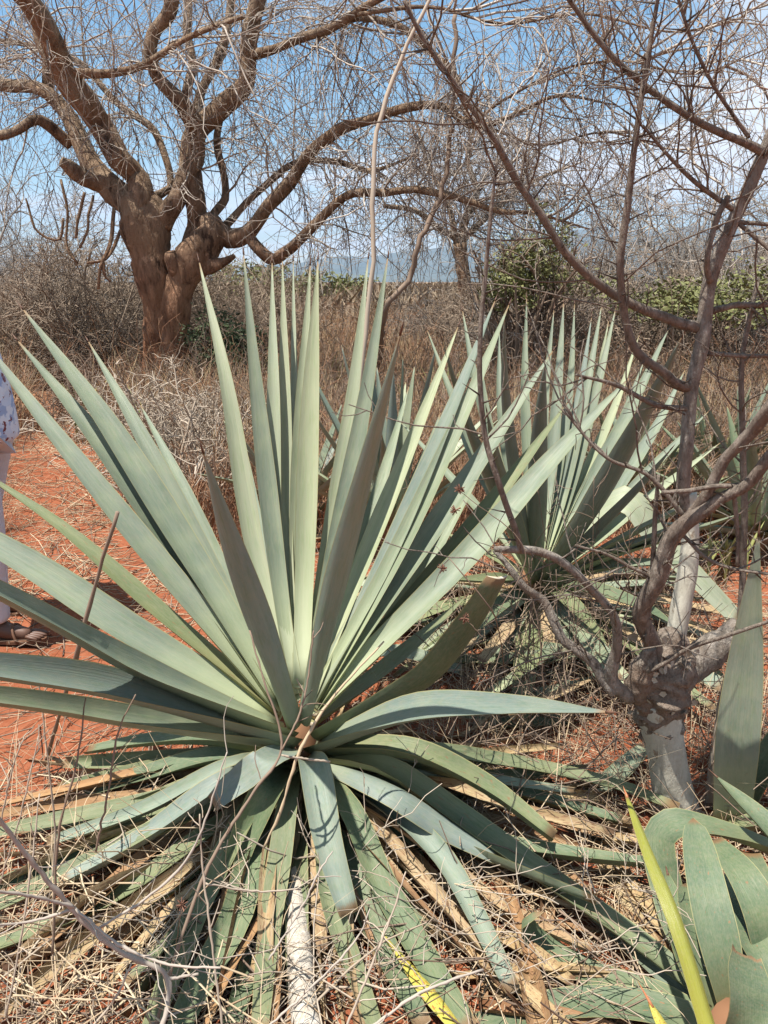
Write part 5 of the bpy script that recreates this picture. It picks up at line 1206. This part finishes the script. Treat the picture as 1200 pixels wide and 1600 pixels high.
for k, (st, lab) in enumerate([
    ([(0, 1290, 1.35, .0018), (20, 1200, 1.36, .0017), (38, 1150, 1.37, .0013)], 'short pale stalk at the left edge above the forked twig'),
    ([(10, 1590, 1.15, .002), (40, 1420, 1.2, .002), (62, 1240, 1.28, .0014)], 'thin pale stalk leaning right at the lower left corner'),
    ([(0, 1380, 1.3, .0018), (35, 1260, 1.32, .0017), (60, 1150, 1.36, .0012)], 'thin pale stalk crossing the red soil at the left edge'),
    ([(82, 1490, 1.3, .0028), (92, 1300, 1.33, .0026), (120, 1190, 1.36, .002), (134, 1090, 1.4, .0014)], 'brown upright weed stem between the lower left leaves'),
    ([(350, 1620, 1.14, .0022), (328, 1450, 1.2, .0022), (316, 1350, 1.24, .002), (312, 1272, 1.26, .0014)], 'white stalk standing upright left of the weathered stalk'),
    ([(535, 1620, 1.13, .0024), (580, 1510, 1.18, .0024), (612, 1430, 1.22, .002), (634, 1362, 1.25, .0014)], 'white stalk slanting right below the heart of the agave'),
    ([(400, 1620, 1.12, .0022), (490, 1540, 1.18, .0022), (555, 1470, 1.22, .002), (578, 1420, 1.25, .0012)], 'grey stalk slanting up across the weathered stalk'),
    ([(560, 1620, 1.1, .0028), (660, 1550, 1.15, .0028), (755, 1515, 1.2, .002)], 'grey twig lying across the yellow dying leaf'),
    ([(320, 1380, 1.24, .002), (390, 1392, 1.27, .002), (470, 1390, 1.3, .0016)], 'thin white twig lying level above the weathered stalk'),
    ([(420, 1500, 1.22, .002), (470, 1420, 1.27, .0022), (500, 1360, 1.3, .0018), (520, 1330, 1.33, .0012)], 'grey twig leaning against the top of the weathered stalk'),
    ([(150, 1330, 1.35, .0022), (170, 1230, 1.37, .0022), (186, 1140, 1.4, .0018), (212, 1085, 1.42, .0013)], 'brown weed stem rising before the left lower leaves'),
    ([(20, 1555, 1.12, .0018), (130, 1562, 1.14, .0018), (250, 1560, 1.16, .0014)], 'straight white straw lying level at the bottom left'),
    ([(130, 1620, 1.1, .0024), (180, 1560, 1.13, .0024), (205, 1505, 1.16, .002)], 'pale broken stalk end at the bottom left'),
    ([(850, 1080, 2.05, .0022), (838, 960, 2.06, .0022), (806, 880, 2.07, .0015)], 'reddish weed stem left of the two curved shrub branches'),
]):
    weed(lab, [st], mat=['twig_pale', 'twig_pale', 'twig_pale', 'twig_brown', 'twig_pale', 'twig_pale', 'twig_grey', 'twig_grey', 'twig_pale', 'twig_grey', 'twig_brown', 'straw', 'twig_pale', 'twig_brown'][k], name='dry_stalk', cat='stalk', side=(5, .02, .07))
weed('fine weed with brown seed heads in front of the right-hand agave leaves', [[(790, 1080, 'z', .0, .0016), (772, 960, 1.75, .0016), (725, 900, 1.74, .0014), (702, 872, 1.74, .0010)], [(775, 965, 1.75, .0013), (820, 860, 1.76, .0012), (715, 765, 1.77, .0009)], [(760, 1000, 1.76, .0012), (725, 965, 1.76, .0009)]], [(718, 765, 1.77), (691, 889, 1.74), (726, 966, 1.76), (712, 797, 1.77)], 'twig_brown')
weed('fine weed with a dried seed head over the green leaf at the lower left', [[(270, 1520, 'z', .03, .0012), (280, 1440, 1.3, .0011), (284, 1418, 1.3, .0009)]], [(284, 1414, 1.3)], 'twig_brown')
# tangle of thin red-brown weeds between the two agaves
for k in range(16):
    px = random.uniform(770, 1010); py = random.uniform(1020, 1160); b = GZ(px, py, 0)
    st = [(px, py, 'z', 0.0, .0018), (px + random.uniform(-15, 15), py - 90, b[1] + .0, .0017), (px + random.uniform(-40, 40), py - random.uniform(180, 330), b[1] - .03, .001)]
    weed('thin reddish-brown leafless weed between the big agave and the thorn shrub', [st], mat='twig_brown', group='thin weeds left of the thorn shrub', side=(12, .04, .14))
# fine tangled twigs low in front
n = 130; S = np.stack([U(-.65, .75, n), U(1.25, 1.65, n), U(.02, .18, n)], 1); D = rng.normal(size=(n, 3)); D[:, 2] = np.abs(D[:, 2]) * .5
P = grow(S, D, U(.12, .4, n), 9, .22, .03); P[:, :, 2] = np.maximum(P[:, :, 2], .01)
s, d, i, t = sprout(P, 420, .1, 1, (.5, 1.1)); P2 = grow(s, d, U(.03, .12, 420), 5, .25, .02)
V, Q = joinq([strands(P, taper(n, 9, .0016, .001), 4), strands(P2, taper(420, 5, .001, .0007), 3)])
tag(obj('twig_tangle', np_mesh('twig_tangle', V, Q, mats=[M['twig_pale']])), 'tangle of fine dry twigs among the drooping leaves in front', 'twigs', None, 'stuff')

# ------------------------------------------------------------------ the person at the left edge
def cloth(name, cols, scale, rough=.9):
    t = NT(name); ob = t.new('ShaderNodeTexCoord').outputs['Object']
    if len(cols) == 2:
        c = t.mix(t.noise(ob, scale, 5), cols[0], cols[1])
    else:
        a = t.noise(ob, scale, 3, .5); b = t.noise(t.mapping(ob, (1, 1, 1), (7, 3, 1)), scale * .8, 3, .5); d = t.noise(t.mapping(ob, (1, 1, 1), (1, 9, 4)), scale * 1.6, 3, .6)
        c = t.mix(t.ramp(a, [(.50, 0.), (.54, 1.)]), cols[0], cols[1]); c = t.mix(t.ramp(b, [(.55, 0.), (.58, 1.)]), c, cols[2]); c = t.mix(t.ramp(d, [(.60, 0.), (.63, 1.)]), c, cols[3])
    t.bump(t.noise(ob, 9.0, 3), .6, .03)
    return t.done(c, rough, .15)
M['skin'] = plain('skin', (0.085, 0.042, 0.026), (0.12, 0.062, 0.04), 8, .5, False, .4)
M['hair'] = plain('hair', (.006, .005, .004), (.014, .012, .01), 60, .8, False)
M['shirt'] = cloth('printed_shirt', [(.72, .74, .80), (.36, .44, .62), (.62, .66, .76), (.20, .055, .05)], 15)
M['trousers'] = cloth('grey_trousers', [(.52, .51, .54), (.62, .61, .64)], 6)
M['sandal'] = plain('sandal_leather', (.09, .045, .028), (.16, .085, .05), 30, .6, False)
M['eye'] = plain('eye_white', (.7, .68, .62), (.75, .72, .66), 10, .3, False)
toe = GZ(74, 992, .03); foot_y = toe[1]
px0 = toe[0] - .275
PXC, PYC = px0 + .012, foot_y + .16
per = empty('person', (PXC, PYC, 0.0))
tag(per, 'person at the left edge in a printed shirt, light grey trousers and brown sandals', 'person')
def skin(name, verts, edges, rad, mat, parent, root=0, sub=2):
    me = bpy.data.meshes.new(name); me.from_pydata([tuple(v) for v in verts], edges, []); me.materials.append(mat)
    o = obj(name, me, parent)
    md = o.modifiers.new('Skin', 'SKIN'); md.use_smooth_shade = True; md.branch_smoothing = .6
    if not me.skin_vertices: bpy.context.view_layer.update()
    for k, r in enumerate(rad):
        me.skin_vertices[0].data[k].radius = r if isinstance(r, tuple) else (r, r)
        me.skin_vertices[0].data[k].use_root = (k == root)
    ss = o.modifiers.new('Sub', 'SUBSURF'); ss.levels = ss.render_levels = sub
    return o
fy1, fy2 = foot_y - PYC, .14           # near and far foot, y
fx1, fx2 = px0 - PXC, -.13
# facing +x; z up
body_v = [(0, 0, .93), (0, 0, 1.08), (.01, 0, 1.24), (.0, 0, 1.40), (.01, 0, 1.49), (.03, 0, 1.57), (.035, 0, 1.66), (.03, 0, 1.72),
          (0, -.09, .88), (fx1 * .5 + .02, fy1 * .85, .50), (fx1 + .02, fy1, .09), (fx1 + .11, fy1, .045), (fx1 + .21, fy1, .03),
          (0, .09, .88), (fx2 + .02, fy2 * .95, .50), (fx2 + .02, fy2, .09), (fx2 + .11, fy2, .045), (fx2 + .21, fy2, .03),
          (-.01, -.17, 1.41), (-.11, -.235, 1.14), (-.12, -.25, .90), (-.13, -.25, .83),
          (-.01, .17, 1.41), (-.11, .235, 1.14), (-.12, .25, .90), (-.13, .25, .83)]
body_e = [(0, 1), (1, 2), (2, 3), (3, 4), (4, 5), (5, 6), (6, 7), (0, 8), (8, 9), (9, 10), (10, 11), (11, 12), (0, 13), (13, 14), (14, 15), (15, 16), (16, 17), (3, 18), (18, 19), (19, 20), (20, 21), (3, 22), (22, 23), (23, 24), (24, 25)]
body_r = [(.13, .11), (.12, .10), (.13, .10), (.12, .09), .055, .075, .095, .06, .085, .058, .042, .04, .03, .085, .058, .042, .04, .03, .06, .045, .032, .034, .06, .045, .032, .034]
body = skin('body', body_v, body_e, body_r, M['skin'], per)
# toes and fingers, part of the figure's skin
def digits(pts):
    parts = [tube(spline(np.array(p), 8), np.array([1, 1, 1.05, 1, .95, .9, .8, .4]) * r, 8) for p, r in pts]
    V, Q = join(parts); return V, Q
tl = []
for fx, fy in ((fx1, fy1), (fx2, fy2)):
    for k, (dy, l, r) in enumerate([(.034, .05, .0125), (.014, .052, .0095), (-.004, .046, .009), (-.02, .04, .0085), (-.036, .032, .008)]):
        dy = -dy if fy > 0 else dy
        tl.append(([(fx + .195, fy + dy * .8, .034), (fx + .215 + l * .3, fy + dy, .030), (fx + .215 + l, fy + dy, .022)], r))
for sy in (-1, 1):
    for k, (dx, l) in enumerate([(.03, .07), (.012, .08), (-.006, .078), (-.022, .062)]):
        tl.append(([(-.13 + dx, sy * .25, .82), (-.125 + dx, sy * .252, .78), (-.115 + dx, sy * .245, .80 - l)], .0085))
    tl.append(([(-.105, sy * .245, .84), (-.085, sy * .24, .81), (-.08, sy * .235, .775)], .0095))
V, Q = digits(tl)
bpy.context.view_layer.update()
ev = body.evaluated_get(bpy.context.evaluated_depsgraph_get()); em = bpy.data.meshes.new_from_object(ev)
bv = np.empty(len(em.vertices) * 3, dtype=np.float32); em.vertices.foreach_get('co', bv); bv = bv.reshape(-1, 3)
bf = [list(f.vertices) for f in em.polygons]
q4 = np.array([f for f in bf if len(f) == 4]); q3 = np.array([f for f in bf if len(f) == 3]).reshape(-1, 3)
o_ = len(bv)
body.modifiers.clear()
body.data = np_mesh('body', np.vstack([bv, V]), [q4, q3, Q[0] + o_, Q[1] + o_], mats=[M['skin']])
skin('trousers', [(0, 0, .98), (0, -.09, .86), (fx1 * .5 + .05, fy1 * .85, .50), (fx1 + .045, fy1, .12), (fx1 + .045, fy1, .085), (0, .09, .86), (fx2 + .025, fy2 * .95, .50), (fx2 + .015, fy2, .12), (fx2 + .01, fy2, .085)], [(0, 1), (1, 2), (2, 3), (3, 4), (0, 5), (5, 6), (6, 7), (7, 8)], [(.15, .125), (.115, .105), .088, .078, .082, (.115, .105), .088, .078, .082], M['trousers'], per)
skin('shirt', [(0.01, 0, .84), (.015, 0, .90), (.02, 0, 1.08), (.02, 0, 1.24), (.0, 0, 1.40), (.005, 0, 1.47), (-.02, -.17, 1.40), (-.085, -.235, 1.17), (-.095, -.24, 1.13), (-.02, .17, 1.40), (-.085, .235, 1.17), (-.095, .24, 1.13)], [(0, 1), (1, 2), (2, 3), (3, 4), (4, 5), (4, 6), (6, 7), (7, 8), (4, 9), (9, 10), (10, 11)], [(.185, .17), (.178, .165), (.165, .15), (.155, .135), (.135, .11), .075, .085, .075, .078, .085, .075, .078], M['shirt'], per, 4)
# head details
def blob(c, s, mat, name, parent, sub=3):
    bm = bmesh.new(); bmesh.ops.create_icosphere(bm, subdivisions=sub, radius=1)
    for v in bm.verts: v.co = Vector((v.co.x * s[0] + c[0], v.co.y * s[1] + c[1], v.co.z * s[2] + c[2]))
    for f in bm.faces: f.smooth = True
    me = bpy.data.meshes.new(name); bm.to_mesh(me); bm.free(); me.materials.append(mat); return obj(name, me, parent)
blob((.015, 0, 1.685), (.104, .088, .098), M['hair'], 'hair', per)
blob((.128, 0, 1.63), (.022, .017, .024), M['skin'], 'nose', per)
for sy in (-1, 1):
    blob((.108, sy * .034, 1.662), (.014, .015, .009), M['eye'], 'eye', per, 2); blob((.119, sy * .034, 1.662), (.006, .006, .006), M['hair'], 'pupil', per, 2)
    blob((.02, sy * .09, 1.64), (.022, .01, .033), M['skin'], 'ear', per, 2)
blob((.112, 0, 1.595), (.014, .028, .009), M['sandal'], 'mouth', per, 2)
for fx, fy in ((fx1, fy1), (fx2, fy2)):
    # sandal: sole outline and straps
    out = []
    for k in range(28):
        a = k / 28 * 2 * math.pi; xx = math.cos(a); wy = .046 + .010 * xx
        out.append((fx + .105 + xx * .165, fy + math.sin(a) * wy))
    V = [(a, b, z) for z in (.004, .018) for a, b in out]; Q = [(k, (k + 1) % 28, 28 + (k + 1) % 28, 28 + k) for k in range(28)]
    me = bpy.data.meshes.new('sandal'); me.from_pydata(V, [], Q + [tuple(range(27, -1, -1)), tuple(range(28, 56))]); me.materials.append(M['sandal'])
    so = obj('sandal', me, per)
    for (xa, wa, ha) in ((.165, .050, .066), (.055, .046, .085)):
        a = np.linspace(0, math.pi, 14); C = np.stack([fx + xa - .03 * np.sin(a), fy + np.cos(a) * wa, .012 + np.sin(a) * ha], 1)
        V, Q, T3 = tube(C, np.full(14, .006), 6); obj('strap', np_mesh('strap', V, [Q, T3], mats=[M['sandal']]), so)
    a = np.linspace(-.9, math.pi + .9, 14); C = np.stack([fx - .03 - .03 * np.sin(a), fy + np.cos(a) * .044, .08 + 0 * a], 1)
    V, Q, T3 = tube(C, np.full(14, .005), 6); obj('strap', np_mesh('strap', V, [Q, T3], mats=[M['sandal']]), so)
